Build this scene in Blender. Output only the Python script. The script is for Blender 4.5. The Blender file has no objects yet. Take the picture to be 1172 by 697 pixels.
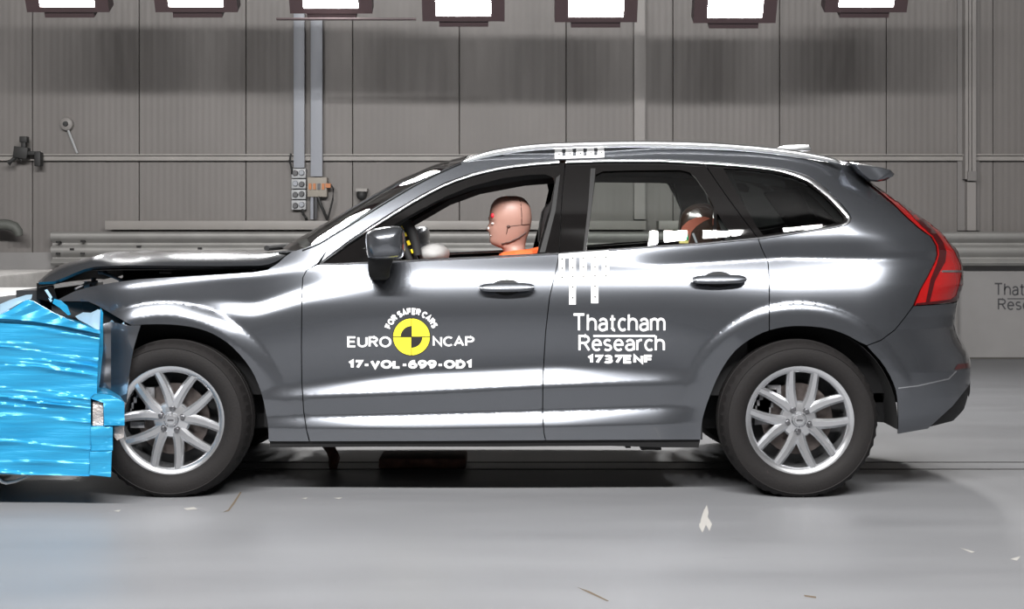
import bpy, bmesh, math, random
import numpy as np
from mathutils import Vector, Matrix
from mathutils.geometry import delaunay_2d_cdt

random.seed(7)
rng = np.random.default_rng(7)
SC = bpy.context.scene
COL = SC.collection

# ------------------------------------------------------------------ camera, world, exposure
F = 1764.0          # focal length in pixels of the 1172 px wide frame
CX, HY = 586.0, 259.0
CY, CZ = -7.0, 1.24
cam_d = bpy.data.cameras.new('camera')
cam_d.sensor_width = 36.0
cam_d.lens = F / 1172.0 * 36.0
cam_d.shift_y = -(348.5 - HY) / 1172.0
cam_d.clip_end = 200
cam = bpy.data.objects.new('camera', cam_d)
COL.objects.link(cam)
cam.location = (0, CY, CZ)
cam.rotation_euler = (math.pi / 2, 0, 0)
SC.camera = cam

world = bpy.data.worlds.new('hall_ambient')
SC.world = world
world.use_nodes = True
world.node_tree.nodes['Background'].inputs[0].default_value = (0.5, 0.52, 0.55, 1)
world.node_tree.nodes['Background'].inputs[1].default_value = 0.0

SC.view_settings.view_transform = 'Standard'
SC.view_settings.look = 'None'
SC.view_settings.exposure = 0.0
SC.view_settings.gamma = 1.0
SC.view_settings.use_curve_mapping = False

LAMP_FAR = 100.0      # emission of the floodlights along the back of the hall
LAMP_NEAR = 285.0     # emission of the floodlights on the near side of the car


# ------------------------------------------------------------------ materials
def mat(name, col, rough=0.5, metal=0.0, coat=0.0, coat_rough=0.05, emit=None, emit_s=0.0,
        noise=0.0, nscale=8.0, bump=0.0, bscale=60.0, spec=0.5, stretch=None, aniso=0.0):
    m = bpy.data.materials.new(name)
    m.use_nodes = True
    nt = m.node_tree
    b = nt.nodes['Principled BSDF']
    b.inputs['Base Color'].default_value = (*col, 1)
    b.inputs['Roughness'].default_value = rough
    b.inputs['Metallic'].default_value = metal
    b.inputs['Specular IOR Level'].default_value = spec
    b.inputs['Coat Weight'].default_value = coat
    b.inputs['Coat Roughness'].default_value = coat_rough
    if aniso:
        b.inputs['Anisotropic'].default_value = aniso
    if emit:
        b.inputs['Emission Color'].default_value = (*emit, 1)
        b.inputs['Emission Strength'].default_value = emit_s
    if noise or bump:
        tc = nt.nodes.new('ShaderNodeTexCoord')
        src = tc.outputs['Object']
        if stretch:
            mp = nt.nodes.new('ShaderNodeMapping')
            mp.inputs['Scale'].default_value = stretch
            nt.links.new(src, mp.inputs['Vector'])
            src = mp.outputs['Vector']
    if noise:
        n = nt.nodes.new('ShaderNodeTexNoise')
        n.inputs['Scale'].default_value = nscale
        n.inputs['Detail'].default_value = 6
        nt.links.new(src, n.inputs['Vector'])
        r = nt.nodes.new('ShaderNodeValToRGB')
        r.color_ramp.elements[0].position = 0.3
        r.color_ramp.elements[1].position = 0.7
        lo = [max(0, c * (1 - noise)) for c in col]
        hi = [min(1, c * (1 + noise)) for c in col]
        r.color_ramp.elements[0].color = (*lo, 1)
        r.color_ramp.elements[1].color = (*hi, 1)
        nt.links.new(n.outputs['Fac'], r.inputs['Fac'])
        nt.links.new(r.outputs['Color'], b.inputs['Base Color'])
    if bump:
        n2 = nt.nodes.new('ShaderNodeTexNoise')
        n2.inputs['Scale'].default_value = bscale
        n2.inputs['Detail'].default_value = 4
        nt.links.new(src, n2.inputs['Vector'])
        bp = nt.nodes.new('ShaderNodeBump')
        bp.inputs['Strength'].default_value = bump
        bp.inputs['Distance'].default_value = 0.01
        nt.links.new(n2.outputs['Fac'], bp.inputs['Height'])
        nt.links.new(bp.outputs['Normal'], b.inputs['Normal'])
    return m


def glass(name, tint, refl=0.10, rough=0.01):
    m = bpy.data.materials.new(name)
    m.use_nodes = True
    nt = m.node_tree
    nt.nodes.clear()
    out = nt.nodes.new('ShaderNodeOutputMaterial')
    mix = nt.nodes.new('ShaderNodeMixShader')
    tr = nt.nodes.new('ShaderNodeBsdfTransparent')
    tr.inputs[0].default_value = (*tint, 1)
    gl = nt.nodes.new('ShaderNodeBsdfGlossy')
    gl.inputs['Roughness'].default_value = rough
    lw = nt.nodes.new('ShaderNodeLayerWeight')
    lw.inputs[0].default_value = 0.35
    mth = nt.nodes.new('ShaderNodeMath')
    mth.operation = 'MAXIMUM'
    mth.inputs[1].default_value = refl
    nt.links.new(lw.outputs['Fresnel'], mth.inputs[0])
    nt.links.new(mth.outputs[0], mix.inputs[0])
    nt.links.new(tr.outputs[0], mix.inputs[1])
    nt.links.new(gl.outputs[0], mix.inputs[2])
    nt.links.new(mix.outputs[0], out.inputs[0])
    return m


def floor_material():
    m = mat('painted_concrete', (0.42, 0.425, 0.445), rough=0.36, spec=0.45)
    nt = m.node_tree
    b = nt.nodes['Principled BSDF']
    tc = nt.nodes.new('ShaderNodeTexCoord')
    mp = nt.nodes.new('ShaderNodeMapping')
    mp.inputs['Scale'].default_value = (0.35, 1.6, 1)
    nt.links.new(tc.outputs['Object'], mp.inputs['Vector'])
    n1 = nt.nodes.new('ShaderNodeTexNoise')
    n1.inputs['Scale'].default_value = 1.6
    n1.inputs['Detail'].default_value = 7
    nt.links.new(mp.outputs['Vector'], n1.inputs['Vector'])
    r1 = nt.nodes.new('ShaderNodeValToRGB')
    r1.color_ramp.elements[0].position = 0.28
    r1.color_ramp.elements[1].position = 0.72
    r1.color_ramp.elements[0].color = (0.165, 0.168, 0.177, 1)
    r1.color_ramp.elements[1].color = (0.215, 0.219, 0.229, 1)
    nt.links.new(n1.outputs['Fac'], r1.inputs['Fac'])
    n2 = nt.nodes.new('ShaderNodeTexNoise')
    n2.inputs['Scale'].default_value = 9
    n2.inputs['Detail'].default_value = 5
    nt.links.new(tc.outputs['Object'], n2.inputs['Vector'])
    r2 = nt.nodes.new('ShaderNodeValToRGB')
    r2.color_ramp.elements[0].position = 0.68
    r2.color_ramp.elements[1].position = 0.76
    r2.color_ramp.elements[0].color = (0, 0, 0, 1)
    r2.color_ramp.elements[1].color = (0.25, 0.25, 0.25, 1)
    nt.links.new(n2.outputs['Fac'], r2.inputs['Fac'])
    mx = nt.nodes.new('ShaderNodeMixRGB')
    mx.inputs[2].default_value = (0.14, 0.14, 0.145, 1)
    nt.links.new(r2.outputs['Color'], mx.inputs[0])
    nt.links.new(r1.outputs['Color'], mx.inputs[1])
    nt.links.new(mx.outputs[0], b.inputs['Base Color'])
    r3 = nt.nodes.new('ShaderNodeMapRange')
    r3.inputs[3].default_value = 0.36
    r3.inputs[4].default_value = 0.56
    nt.links.new(n1.outputs['Fac'], r3.inputs[0])
    nt.links.new(r3.outputs[0], b.inputs['Roughness'])
    return m


def panel_material():
    m = mat('wall_sheet', (0.2, 0.19, 0.185), rough=0.55)
    nt = m.node_tree
    b = nt.nodes['Principled BSDF']
    tc = nt.nodes.new('ShaderNodeTexCoord')
    w = nt.nodes.new('ShaderNodeTexWave')
    w.wave_type = 'BANDS'
    w.bands_direction = 'X'
    w.inputs['Scale'].default_value = 5.2
    w.inputs['Distortion'].default_value = 0.0
    nt.links.new(tc.outputs['Object'], w.inputs['Vector'])
    bp = nt.nodes.new('ShaderNodeBump')
    bp.inputs['Strength'].default_value = 0.16
    bp.inputs['Distance'].default_value = 0.006
    nt.links.new(w.outputs['Fac'], bp.inputs['Height'])
    nt.links.new(bp.outputs['Normal'], b.inputs['Normal'])
    n = nt.nodes.new('ShaderNodeTexNoise')
    n.inputs['Scale'].default_value = 1.4
    n.inputs['Detail'].default_value = 5
    mp = nt.nodes.new('ShaderNodeMapping')
    mp.inputs['Scale'].default_value = (1.5, 1, 0.6)
    nt.links.new(tc.outputs['Object'], mp.inputs['Vector'])
    nt.links.new(mp.outputs['Vector'], n.inputs['Vector'])
    r = nt.nodes.new('ShaderNodeValToRGB')
    r.color_ramp.elements[0].position = 0.3
    r.color_ramp.elements[1].position = 0.7
    r.color_ramp.elements[0].color = (0.152, 0.141, 0.134, 1)
    r.color_ramp.elements[1].color = (0.182, 0.169, 0.161, 1)
    nt.links.new(n.outputs['Fac'], r.inputs['Fac'])
    nt.links.new(r.outputs['Color'], b.inputs['Base Color'])
    return m


def foil_material():
    m = mat('blue_foil', (0.035, 0.26, 0.52), rough=0.34, metal=0.25, spec=0.6)
    nt = m.node_tree
    b = nt.nodes['Principled BSDF']
    tc = nt.nodes.new('ShaderNodeTexCoord')
    mp = nt.nodes.new('ShaderNodeMapping')
    mp.inputs['Scale'].default_value = (2.2, 2.2, 26)
    nt.links.new(tc.outputs['Object'], mp.inputs['Vector'])
    n = nt.nodes.new('ShaderNodeTexNoise')
    n.inputs['Scale'].default_value = 1.6
    n.inputs['Detail'].default_value = 5
    nt.links.new(mp.outputs['Vector'], n.inputs['Vector'])
    bp = nt.nodes.new('ShaderNodeBump')
    bp.inputs['Strength'].default_value = 0.4
    bp.inputs['Distance'].default_value = 0.012
    nt.links.new(n.outputs['Fac'], bp.inputs['Height'])
    nt.links.new(bp.outputs['Normal'], b.inputs['Normal'])
    r = nt.nodes.new('ShaderNodeValToRGB')
    r.color_ramp.elements[0].position = 0.3
    r.color_ramp.elements[1].position = 0.7
    r.color_ramp.elements[0].color = (0.010, 0.215, 0.42, 1)
    r.color_ramp.elements[1].color = (0.022, 0.28, 0.50, 1)
    nt.links.new(n.outputs['Fac'], r.inputs['Fac'])
    nt.links.new(r.outputs['Color'], b.inputs['Base Color'])
    return m


M = dict(
    paint=mat('grey_metallic_paint', (0.14, 0.149, 0.166), rough=0.245, metal=0.85, coat=1.0, coat_rough=0.03),
    black_gloss=mat('black_gloss_trim', (0.006, 0.0055, 0.0055), rough=0.025, spec=0.36),
    black=mat('black_plastic', (0.010, 0.010, 0.0105), rough=0.6, spec=0.3, bump=0.1, bscale=300),
    dark=mat('dark_void_plastic', (0.008, 0.008, 0.009), rough=0.8),
    liner=mat('wheel_arch_liner', (0.010, 0.010, 0.011), rough=0.9),
    chrome=mat('bright_aluminium_trim', (0.86, 0.87, 0.89), rough=0.18, metal=1.0),
    rail=mat('satin_aluminium_rail', (0.88, 0.89, 0.90), rough=0.30, metal=1.0),
    alloy=mat('silver_alloy', (0.60, 0.61, 0.63), rough=0.27, metal=0.9, coat=0.6),
    steel=mat('brake_steel', (0.10, 0.085, 0.08), rough=0.5, metal=0.9, noise=0.3, nscale=30),
    nut=mat('dark_nut_steel', (0.20, 0.20, 0.21), rough=0.3, metal=0.9),
    caliper=mat('caliper_grey', (0.14, 0.14, 0.145), rough=0.5, metal=0.5, noise=0.4, nscale=40),
    tyre=mat('tyre_rubber', (0.009, 0.0078, 0.0078), rough=0.75, spec=0.3, bump=0.15, bscale=120),
    tail=mat('red_lens', (0.30, 0.006, 0.006), rough=0.10, coat=1.0, spec=0.6),
    tail_dark=mat('dark_red_lens', (0.045, 0.004, 0.005), rough=0.12, coat=1.0),
    clear=glass('window_glass', (0.82, 0.85, 0.83), refl=0.04),
    screen=glass('windscreen_glass', (0.86, 0.92, 0.88), refl=0.05),
    tint=glass('tinted_glass', (0.22, 0.24, 0.24), refl=0.06),
    white_dec=mat('white_vinyl', (0.93, 0.93, 0.93), rough=0.5),
    yellow_dec=mat('yellow_vinyl', (0.93, 0.84, 0.03), rough=0.5),
    black_dec=mat('black_vinyl', (0.012, 0.010, 0.010), rough=0.5),
    seat=mat('black_seat_cloth', (0.016, 0.015, 0.016), rough=0.85, bump=0.3, bscale=400),
    lining=mat('grey_roof_lining', (0.20, 0.20, 0.19), rough=0.9),
    interior=mat('charcoal_interior', (0.018, 0.018, 0.019), rough=0.7),
    airbag=mat('white_airbag_cloth', (0.36, 0.355, 0.35), rough=0.85, bump=0.4, bscale=25),
    skin=mat('dummy_vinyl_skin', (0.36, 0.20, 0.16), rough=0.42, spec=0.45, noise=0.08, nscale=10),
    neckm=mat('dummy_neck_vinyl', (0.60, 0.26, 0.13), rough=0.5),
    suit=mat('orange_dummy_suit', (0.85, 0.13, 0.03), rough=0.8, bump=0.2, bscale=200),
    seam=mat('dark_brown_seam', (0.05, 0.018, 0.012), rough=0.6),
    redp=mat('red_contact_paint', (0.75, 0.03, 0.05), rough=0.4),
    whitep=mat('pale_contact_paint', (0.80, 0.78, 0.76), rough=0.4),
    cs_shell=mat('glossy_dark_shell', (0.035, 0.022, 0.018), rough=0.15, coat=0.8),
    cs_red=mat('reddish_brown_cover', (0.26, 0.075, 0.05), rough=0.35),
    cs_tag=mat('green_tag', (0.03, 0.30, 0.14), rough=0.5),
    cs_yel=mat('pale_yellow_tag', (0.70, 0.60, 0.22), rough=0.5),
    foil=foil_material(),
    foil_pale=mat('pale_torn_foil', (0.45, 0.66, 0.82), rough=0.3, metal=0.5, bump=0.5, bscale=18),
    honey=mat('aluminium_honeycomb', (0.52, 0.48, 0.46), rough=0.45, metal=0.7, bump=0.6, bscale=90),
    floor=floor_material(),
    panel=panel_material(),
    wall_back=mat('dark_joint_backing', (0.08, 0.075, 0.07), rough=0.9),
    wall_other=mat('hall_sheet_wall', (0.34, 0.33, 0.33), rough=0.8, noise=0.1, nscale=0.8),
    ceiling=mat('dark_hall_ceiling', (0.2, 0.2, 0.2), rough=0.9),
    girt=mat('pale_rail_paint', (0.27, 0.255, 0.24), rough=0.5, noise=0.08, nscale=3),
    post=mat('pale_column_paint', (0.25, 0.235, 0.225), rough=0.5),
    post_dark=mat('dim_column_paint', (0.18, 0.17, 0.165), rough=0.55),
    dado=mat('concrete_dado', (0.25, 0.243, 0.24), rough=0.7, noise=0.08, nscale=2.5),
    armco=mat('galvanised_rail', (0.27, 0.265, 0.255), rough=0.5, metal=0.2, noise=0.12, nscale=4),
    duct=mat('grey_blue_trunking', (0.30, 0.315, 0.35), rough=0.5),
    socket=mat('grey_socket_plastic', (0.40, 0.41, 0.42), rough=0.5),
    socket_dark=mat('dark_socket_face', (0.08, 0.08, 0.085), rough=0.5),
    box=mat('brown_grey_box', (0.30, 0.27, 0.23), rough=0.6),
    cable=mat('black_cable', (0.02, 0.02, 0.02), rough=0.6),
    brown_ter=mat('orange_terminal', (0.45, 0.16, 0.05), rough=0.5),
    lamp_body=mat('dark_lamp_housing', (0.055, 0.035, 0.038), rough=0.5),
    lamp_far=mat('lit_lamp_window', (1, 1, 1), emit=(1.0, 0.985, 0.97), emit_s=LAMP_FAR),
    lamp_near=mat('lit_lamp_window_near', (1, 1, 1), emit=(1.0, 0.985, 0.97), emit_s=LAMP_NEAR),
    pipe=mat('galvanised_pipe', (0.35, 0.35, 0.36), rough=0.4, metal=0.8),
    slot=mat('tow_slot_steel', (0.012, 0.012, 0.012), rough=0.7),
    concrete=mat('block_concrete', (0.17, 0.165, 0.158), rough=0.8, noise=0.15, nscale=5, bump=0.2, bscale=40),
    white_block=mat('white_block_paint', (0.40, 0.40, 0.395), rough=0.6, noise=0.08, nscale=7),
    rust=mat('rusty_brown_steel', (0.10, 0.045, 0.03), rough=0.75, noise=0.4, nscale=20),
    scuff=mat('white_paint_scuff', (0.38, 0.37, 0.35), rough=0.7),
    crack=mat('dark_floor_crack', (0.12, 0.09, 0.06), rough=0.9),
    grey_text=mat('dark_grey_lettering', (0.06, 0.06, 0.065), rough=0.7),
    alu=mat('dull_engine_metal', (0.16, 0.16, 0.17), rough=0.45, metal=0.7, noise=0.3, nscale=20),
    white_pipe=mat('white_plastic_pipe', (0.75, 0.76, 0.76), rough=0.4),
    greenish=mat('dull_green_grey_hose', (0.10, 0.105, 0.095), rough=0.6),
    yellow_tape=mat('yellow_tape', (0.95, 0.72, 0.02), rough=0.5),
)


# ------------------------------------------------------------------ object helpers
WORG = {}


def tag(o, label=None, cat=None, group=None, kind=None):
    if label: o['label'] = label
    if cat: o['category'] = cat
    if group: o['group'] = group
    if kind: o['kind'] = kind
    return o


def empty(name, loc, parent=None):
    o = bpy.data.objects.new(name, None)
    o.empty_display_size = 0.1
    COL.objects.link(o)
    if parent is not None:
        o.parent = parent
        po = WORG.get(parent.name, (0, 0, 0))
        o.location = [a - b for a, b in zip(loc, po)]
    else:
        o.location = loc
    WORG[o.name] = tuple(loc)
    return o


def org_of(o):
    return WORG.get(o.name, (0, 0, 0)) if o is not None else (0, 0, 0)


def mesh_obj(name, verts, faces, m, parent=None, smooth=True, sharp=35, bevel=0.0, mats=None, fmat=None,
             weld=False, origin=None):
    """verts in world coordinates; a child keeps its parent's origin."""
    v = np.asarray(verts, dtype=float).reshape(-1, 3)
    if parent is not None:
        o0 = org_of(parent)
    else:
        o0 = origin if origin is not None else (
            (v[:, 0].min() + v[:, 0].max()) / 2, (v[:, 1].min() + v[:, 1].max()) / 2, v[:, 2].min())
    v = v - np.array(o0)
    me = bpy.data.meshes.new(name)
    me.from_pydata(v.tolist(), [], [tuple(int(i) for i in f) for f in faces])
    if bevel or weld:
        bm = bmesh.new()
        bm.from_mesh(me)
        if weld:
            bmesh.ops.remove_doubles(bm, verts=bm.verts, dist=1e-5)
        if bevel:
            es = [e for e in bm.edges if len(e.link_faces) == 2 and e.calc_face_angle(0) > 0.5]
            if es:
                bmesh.ops.bevel(bm, geom=es, offset=bevel, segments=2, profile=0.5, affect='EDGES',
                                clamp_overlap=True)
        bm.to_mesh(me)
        bm.free()
    if smooth and len(me.polygons):
        me.polygons.foreach_set('use_smooth', [True] * len(me.polygons))
        me.set_sharp_from_angle(angle=math.radians(sharp))
    for k in (mats or [m]):
        me.materials.append(k)
    if fmat is not None and not bevel:
        me.polygons.foreach_set('material_index', fmat)
    me.update()
    o = bpy.data.objects.new(name, me)
    COL.objects.link(o)
    if parent is not None:
        o.parent = parent
        WORG[o.name] = tuple(o0)
    else:
        o.location = o0
        WORG[o.name] = tuple(o0)
    return o


class MB:
    def __init__(self):
        self.v, self.f = [], []

    def add(self, vs, fs):
        n = len(self.v)
        self.v += [tuple(p) for p in vs]
        self.f += [tuple(i + n for i in f) for f in fs]
        return self

    def box(self, x0, x1, y0, y1, z0, z1, M4=None):
        vs = [(x, y, z) for x in (x0, x1) for y in (y0, y1) for z in (z0, z1)]
        if M4 is not None:
            vs = [tuple(M4 @ Vector(p)) for p in vs]
        fs = [(0, 1, 3, 2), (4, 6, 7, 5), (0, 4, 5, 1), (2, 3, 7, 6), (0, 2, 6, 4), (1, 5, 7, 3)]
        return self.add(vs, fs)

    def tube(self, path, r, n=8, cap=True, squash=1.0):
        P = [Vector(p) for p in path]
        rs = r if hasattr(r, '__len__') else [r] * len(P)
        rings = []
        up = Vector((0, 0, 1))
        for i, p in enumerate(P):
            t = (P[min(i + 1, len(P) - 1)] - P[max(i - 1, 0)]).normalized()
            a = t.cross(up)
            if a.length < 1e-3:
                a = t.cross(Vector((0, 1, 0)))
            a.normalize()
            b = a.cross(t).normalized()
            rings.append([p + a * (rs[i] * math.cos(2 * math.pi * k / n)) + b * (rs[i] * squash * math.sin(2 * math.pi * k / n))
                          for k in range(n)])
        vs = [q for ring in rings for q in ring]
        fs = []
        for i in range(len(P) - 1):
            for k in range(n):
                fs.append((i * n + k, i * n + (k + 1) % n, (i + 1) * n + (k + 1) % n, (i + 1) * n + k))
        if cap:
            fs.append(tuple(reversed(range(n))))
            fs.append(tuple(range((len(P) - 1) * n, len(P) * n)))
        return self.add(vs, fs)

    def lathe(self, prof, n=48, axis='y', c=(0, 0, 0), closed=False, a0=0.0, a1=2 * math.pi):
        """prof: list of (r, h) - r radial, h along the axis"""
        full = abs(a1 - a0 - 2 * math.pi) < 1e-6
        cnt = n if full else n + 1
        vs = []
        for k in range(cnt):
            a = a0 + (a1 - a0) * k / n
            for r, h in prof:
                if axis == 'y':
                    vs.append((c[0] + r * math.cos(a), c[1] + h, c[2] + r * math.sin(a)))
                elif axis == 'z':
                    vs.append((c[0] + r * math.cos(a), c[1] + r * math.sin(a), c[2] + h))
                else:
                    vs.append((c[0] + h, c[1] + r * math.cos(a), c[2] + r * math.sin(a)))
        m = len(prof)
        fs = []
        for k in range(n):
            k2 = (k + 1) % cnt
            for j in range(m if closed else m - 1):
                j2 = (j + 1) % m
                fs.append((k * m + j, k2 * m + j, k2 * m + j2, k * m + j2))
        return self.add(vs, fs)

    def ball(self, c, r, n=16, m=10):
        rx, ry, rz = r if hasattr(r, '__len__') else (r, r, r)
        vs, fs = [], []
        for i in range(m + 1):
            th = math.pi * i / m
            for k in range(n):
                a = 2 * math.pi * k / n
                vs.append((c[0] + rx * math.sin(th) * math.cos(a), c[1] + ry * math.sin(th) * math.sin(a), c[2] + rz * math.cos(th)))
        for i in range(m):
            for k in range(n):
                fs.append((i * n + k, (i + 1) * n + k, (i + 1) * n + (k + 1) % n, i * n + (k + 1) % n))
        return self.add(vs, fs)

    def grid(self, P):
        """P: (n,m,3) array"""
        P = np.asarray(P)
        n, m = P.shape[:2]
        vs = P.reshape(-1, 3).tolist()
        fs = [(i * m + j, i * m + j + 1, (i + 1) * m + j + 1, (i + 1) * m + j) for i in range(n - 1) for j in range(m - 1)]
        return self.add(vs, fs)

    def prism(self, poly, y0, y1):
        """poly in (x,z), extruded along y"""
        n = len(poly)
        vs = [(x, y0, z) for x, z in poly] + [(x, y1, z) for x, z in poly]
        fs = [tuple(range(n)), tuple(reversed(range(n, 2 * n)))]
        for i in range(n):
            j = (i + 1) % n
            fs.append((i, i + n, j + n, j))
        return self.add(vs, fs)

    def mirror(self):
        """mirrored about the car's centre plane"""
        self.v = [(x, 2 * CARY - y, z) for x, y, z in self.v]
        self.f = [tuple(reversed(f)) for f in self.f]
        return self

    def build(self, name, m, parent=None, **k):
        o = mesh_obj(name, self.v, self.f, m, parent, **k)
        me = o.data
        bm = bmesh.new()
        bm.from_mesh(me)
        bmesh.ops.recalc_face_normals(bm, faces=bm.faces)
        bm.to_mesh(me)
        bm.free()
        if k.get('smooth', True):
            me.set_sharp_from_angle(angle=math.radians(k.get('sharp', 35)))
        return o


def at(px, py, Y):
    d = (Y - CY) / F
    return ((px - CX) * d, Y, CZ - (py - HY) * d)


def sizepx(n, Y):
    return n * (Y - CY) / F


# ------------------------------------------------------------------ hall
def structure(o):
    o['kind'] = 'structure'
    return o


WY = 7.46           # plane of the sheet wall
HX0, HX1, HY0, HZ = -13.0, 13.0, -11.0, 6.6
b = MB().box(HX0, HX1, HY0, WY + 0.3, -0.2, 0.0)
floor = structure(b.build('floor', M['floor'], smooth=False))
b = MB().box(HX0, HX1, HY0, WY + 0.3, HZ, HZ + 0.2)
structure(b.build('ceiling', M['ceiling'], smooth=False))
b = MB().box(HX0 - 0.2, HX0, HY0, WY + 0.3, 0, HZ)
structure(b.build('wall_left', M['wall_other'], smooth=False))
b = MB().box(HX1, HX1 + 0.2, HY0, WY + 0.3, 0, HZ)
structure(b.build('wall_right', M['wall_other'], smooth=False))
b = MB().box(HX0, HX1, HY0 - 0.2, HY0, 0, HZ)
structure(b.build('wall_front', M['wall_other'], smooth=False))
b = MB().box(HX0, HX1, WY + 0.06, WY + 0.3, 0, HZ)
wall = structure(b.build('wall_back', M['wall_back'], smooth=False))

PW = sizepx(122.2, WY)          # width of one wall sheet
x_first = at(37, 0, WY)[0]
zj = at(0, 181, WY)[2]
sheet_lo = sheet_hi = None
for k in range(-8, 20):
    x0 = x_first + (k - 1) * PW
    for row, (z0, z1) in enumerate(((0.0, zj - 0.004), (zj + 0.004, 4.9))):
        src = (sheet_lo, sheet_hi)[row]
        if src is None:
            b = MB().box(x0 + 0.003, x0 + PW - 0.003, WY, WY + 0.058, z0, z1)
            o = mesh_obj('panel', b.v, b.f, M['panel'], wall, bevel=0.005, smooth=False)
            if row == 0: sheet_lo, xl = o, x0
            else: sheet_hi, xh = o, x0
        else:
            o = src.copy()
            COL.objects.link(o)
            o.location.x += x0 - (xl if row == 0 else xh)

# horizontal steel girt on the wall
b = MB().box(HX0, HX1, WY - 0.05, WY - 0.002, at(0, 184, WY)[2], at(0, 178.5, WY)[2])
b.box(HX0, HX1, WY - 0.075, WY - 0.002, at(0, 178.3, WY)[2], at(0, 176.8, WY)[2])
structure(b.build('trim_1', M['girt'], smooth=False))

# dado below the crash rail and dark skirting line
zt = at(0, 289, WY - 0.06)[2]
b = MB().box(HX0, HX1, WY - 0.06, WY - 0.001, 0.0, zt)
dado = structure(b.build('trim_2', M['dado'], smooth=False))
b = MB().box(HX0, HX1, WY - 0.075, WY - 0.061, 0.0, 0.016)
structure(b.build('baseboard_back', M['wall_back'], smooth=False))

# tow slots in the floor (two black steel strips along the test lane)
for Y in (1.10, 0.867):
    b = MB().box(HX0, HX1, Y - 0.012, Y + 0.012, 0.0, 0.0015)
    b.build('tow_slot', M['slot'], floor, smooth=False)

# paint scuffs and a crack on the floor
def scuff(name, pts, m, z=0.001):
    P = [at(px, py, CY + F * CZ / (py - HY)) for px, py in pts]
    vs = [(x, y, z) for x, y, _ in P]
    return mesh_obj(name, vs, [tuple(range(len(vs)))], m, floor, smooth=False)


scuff('paint_scuff', [(804, 610), (800, 603), (803, 594), (801, 598), (805, 586), (809, 578), (811, 587), (810, 592), (815, 600), (812, 608), (808, 601)], M['scuff'])
scuff('paint_scuff', [(800, 600), (803, 598), (804, 603), (801, 605)], M['scuff'], 0.0014)
scuff('paint_scuff', [(130, 585), (138, 583.5), (136, 586)], M['scuff'])
scuff('paint_scuff', [(210, 582), (222, 580.5), (226, 583), (214, 584)], M['scuff'])
scuff('paint_scuff', [(345, 570.5), (352, 569.5), (350, 571.5)], M['scuff'])
scuff('paint_scuff', [(382, 570), (392, 569.6), (388, 571.5)], M['scuff'])
scuff('paint_scuff', [(1098, 627), (1116, 632), (1112, 633)], M['scuff'])
scuff('paint_scuff', [(1156, 640), (1168, 637), (1164, 642)], M['scuff'])
scuff('floor_crack', [(275, 563), (276.5, 563.5), (269, 576), (262, 585), (255, 586.5), (261, 583.5), (267, 575)], M['crack'])
scuff('floor_crack', [(660, 672), (675, 677), (697, 688), (695, 688.6), (672, 678)], M['crack'])
scuff('floor_crack', [(920, 681), (934, 683), (934, 685), (921, 683)], M['crack'])

# ------------------------------------------------------------------ wall fittings
AY = WY - 0.18
def armco():
    zc, k = CZ - (284 - HY) * (AY - CY) / F, (AY - CY) / F
    prof = [(0.010, 265), (0.055, 266.5), (0.062, 268), (0.062, 272), (0.05, 274), (0.0, 278), (0.0, 280.5), (0.05, 282.5), (0.060, 284.5),
            (0.060, 288), (0.05, 290.5), (0.0, 294.5), (0.0, 296), (0.045, 299), (0.055, 301), (0.03, 304)]
    x0 = at(60, 0, AY)[0]
    x1 = HX1 - 0.3
    rows = []
    for x in np.linspace(x0, x1, 12):
        rows.append([(x, AY - d, CZ - (py - HY) * k) for d, py in prof])
    g = MB().grid(np.array(rows))
    rows2 = np.array(rows)
    rows2[:, :, 1] += 0.006
    g.grid(rows2)
    return g


rail = empty('crash_rail', (3.0, AY, 0))
tag(rail, 'long galvanised corrugated crash rail along the foot of the back wall', 'rail')
armco().build('beam', M['armco'], rail, sharp=50)
for px in (100, 340, 580, 820, 1090, 1330):
    x = at(px, 0, AY)[0]
    MB().box(x - 0.05, x + 0.05, AY + 0.008, WY - 0.062, 0.0, 1.10).build('post', M['post_dark'], rail, smooth=False)
for px, py in ((68, 277), (84, 285), (68, 290), (96, 276), (96, 290), (160, 282), (230, 284)):
    x, _, z = at(px, py, AY - 0.02)
    MB().box(x - 0.018, x + 0.018, AY - 0.075, AY - 0.0, z - 0.008, z + 0.008).build('bolt_slot', M['slot'], rail, smooth=False)

def beam(px0, px1, lab):
    Y = WY - 0.24
    x0, x1 = at(px0, 0, Y)[0], at(px1, 0, Y)[0]
    o = MB().box(x0, x1, Y, WY - 0.005, at(0, 263, Y)[2], at(0, 252.5, Y)[2])
    o = mesh_obj('wall_beam', o.v, o.f, M['girt'], bevel=0.006)
    tag(o, lab, 'beam')
    return o


beam(120, 739.5, 'long pale square beam on the back wall above the crash rail')
beam(754, 830, 'short pale beam on the back wall seen through the rear door window')

# column in the middle, post on the right
Y = WY - 0.11
o = MB().box(at(726, 0, Y)[0], at(738, 0, Y)[0], Y, WY - 0.004, at(0, 251, Y)[2], 5.0)
o.box(at(738.5, 0, Y)[0], at(740, 0, Y)[0], Y + 0.06, WY - 0.004, at(0, 251, Y)[2], 5.0)
o = o.build('wall_column', M['post'], smooth=False)
tag(o, 'pale steel column on the back wall above the rear passenger door', 'column')
rp = empty('wall_column', at(1111, 265, Y)[:2] + (0,))
tag(rp, 'ribbed grey steel column on the back wall right of the car', 'column')
MB().box(at(1096, 0, Y + .08)[0], at(1121, 0, Y + .08)[0], Y + 0.08, WY - 0.004, 1.2, 5.0).build('back_plate', M['post_dark'], rp, smooth=False)
MB().box(at(1107, 0, Y)[0], at(1117, 0, Y)[0], Y, Y + 0.079, 1.2, at(0, 208, Y)[2]).build('column_foot', M['post'], rp, smooth=False)
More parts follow.
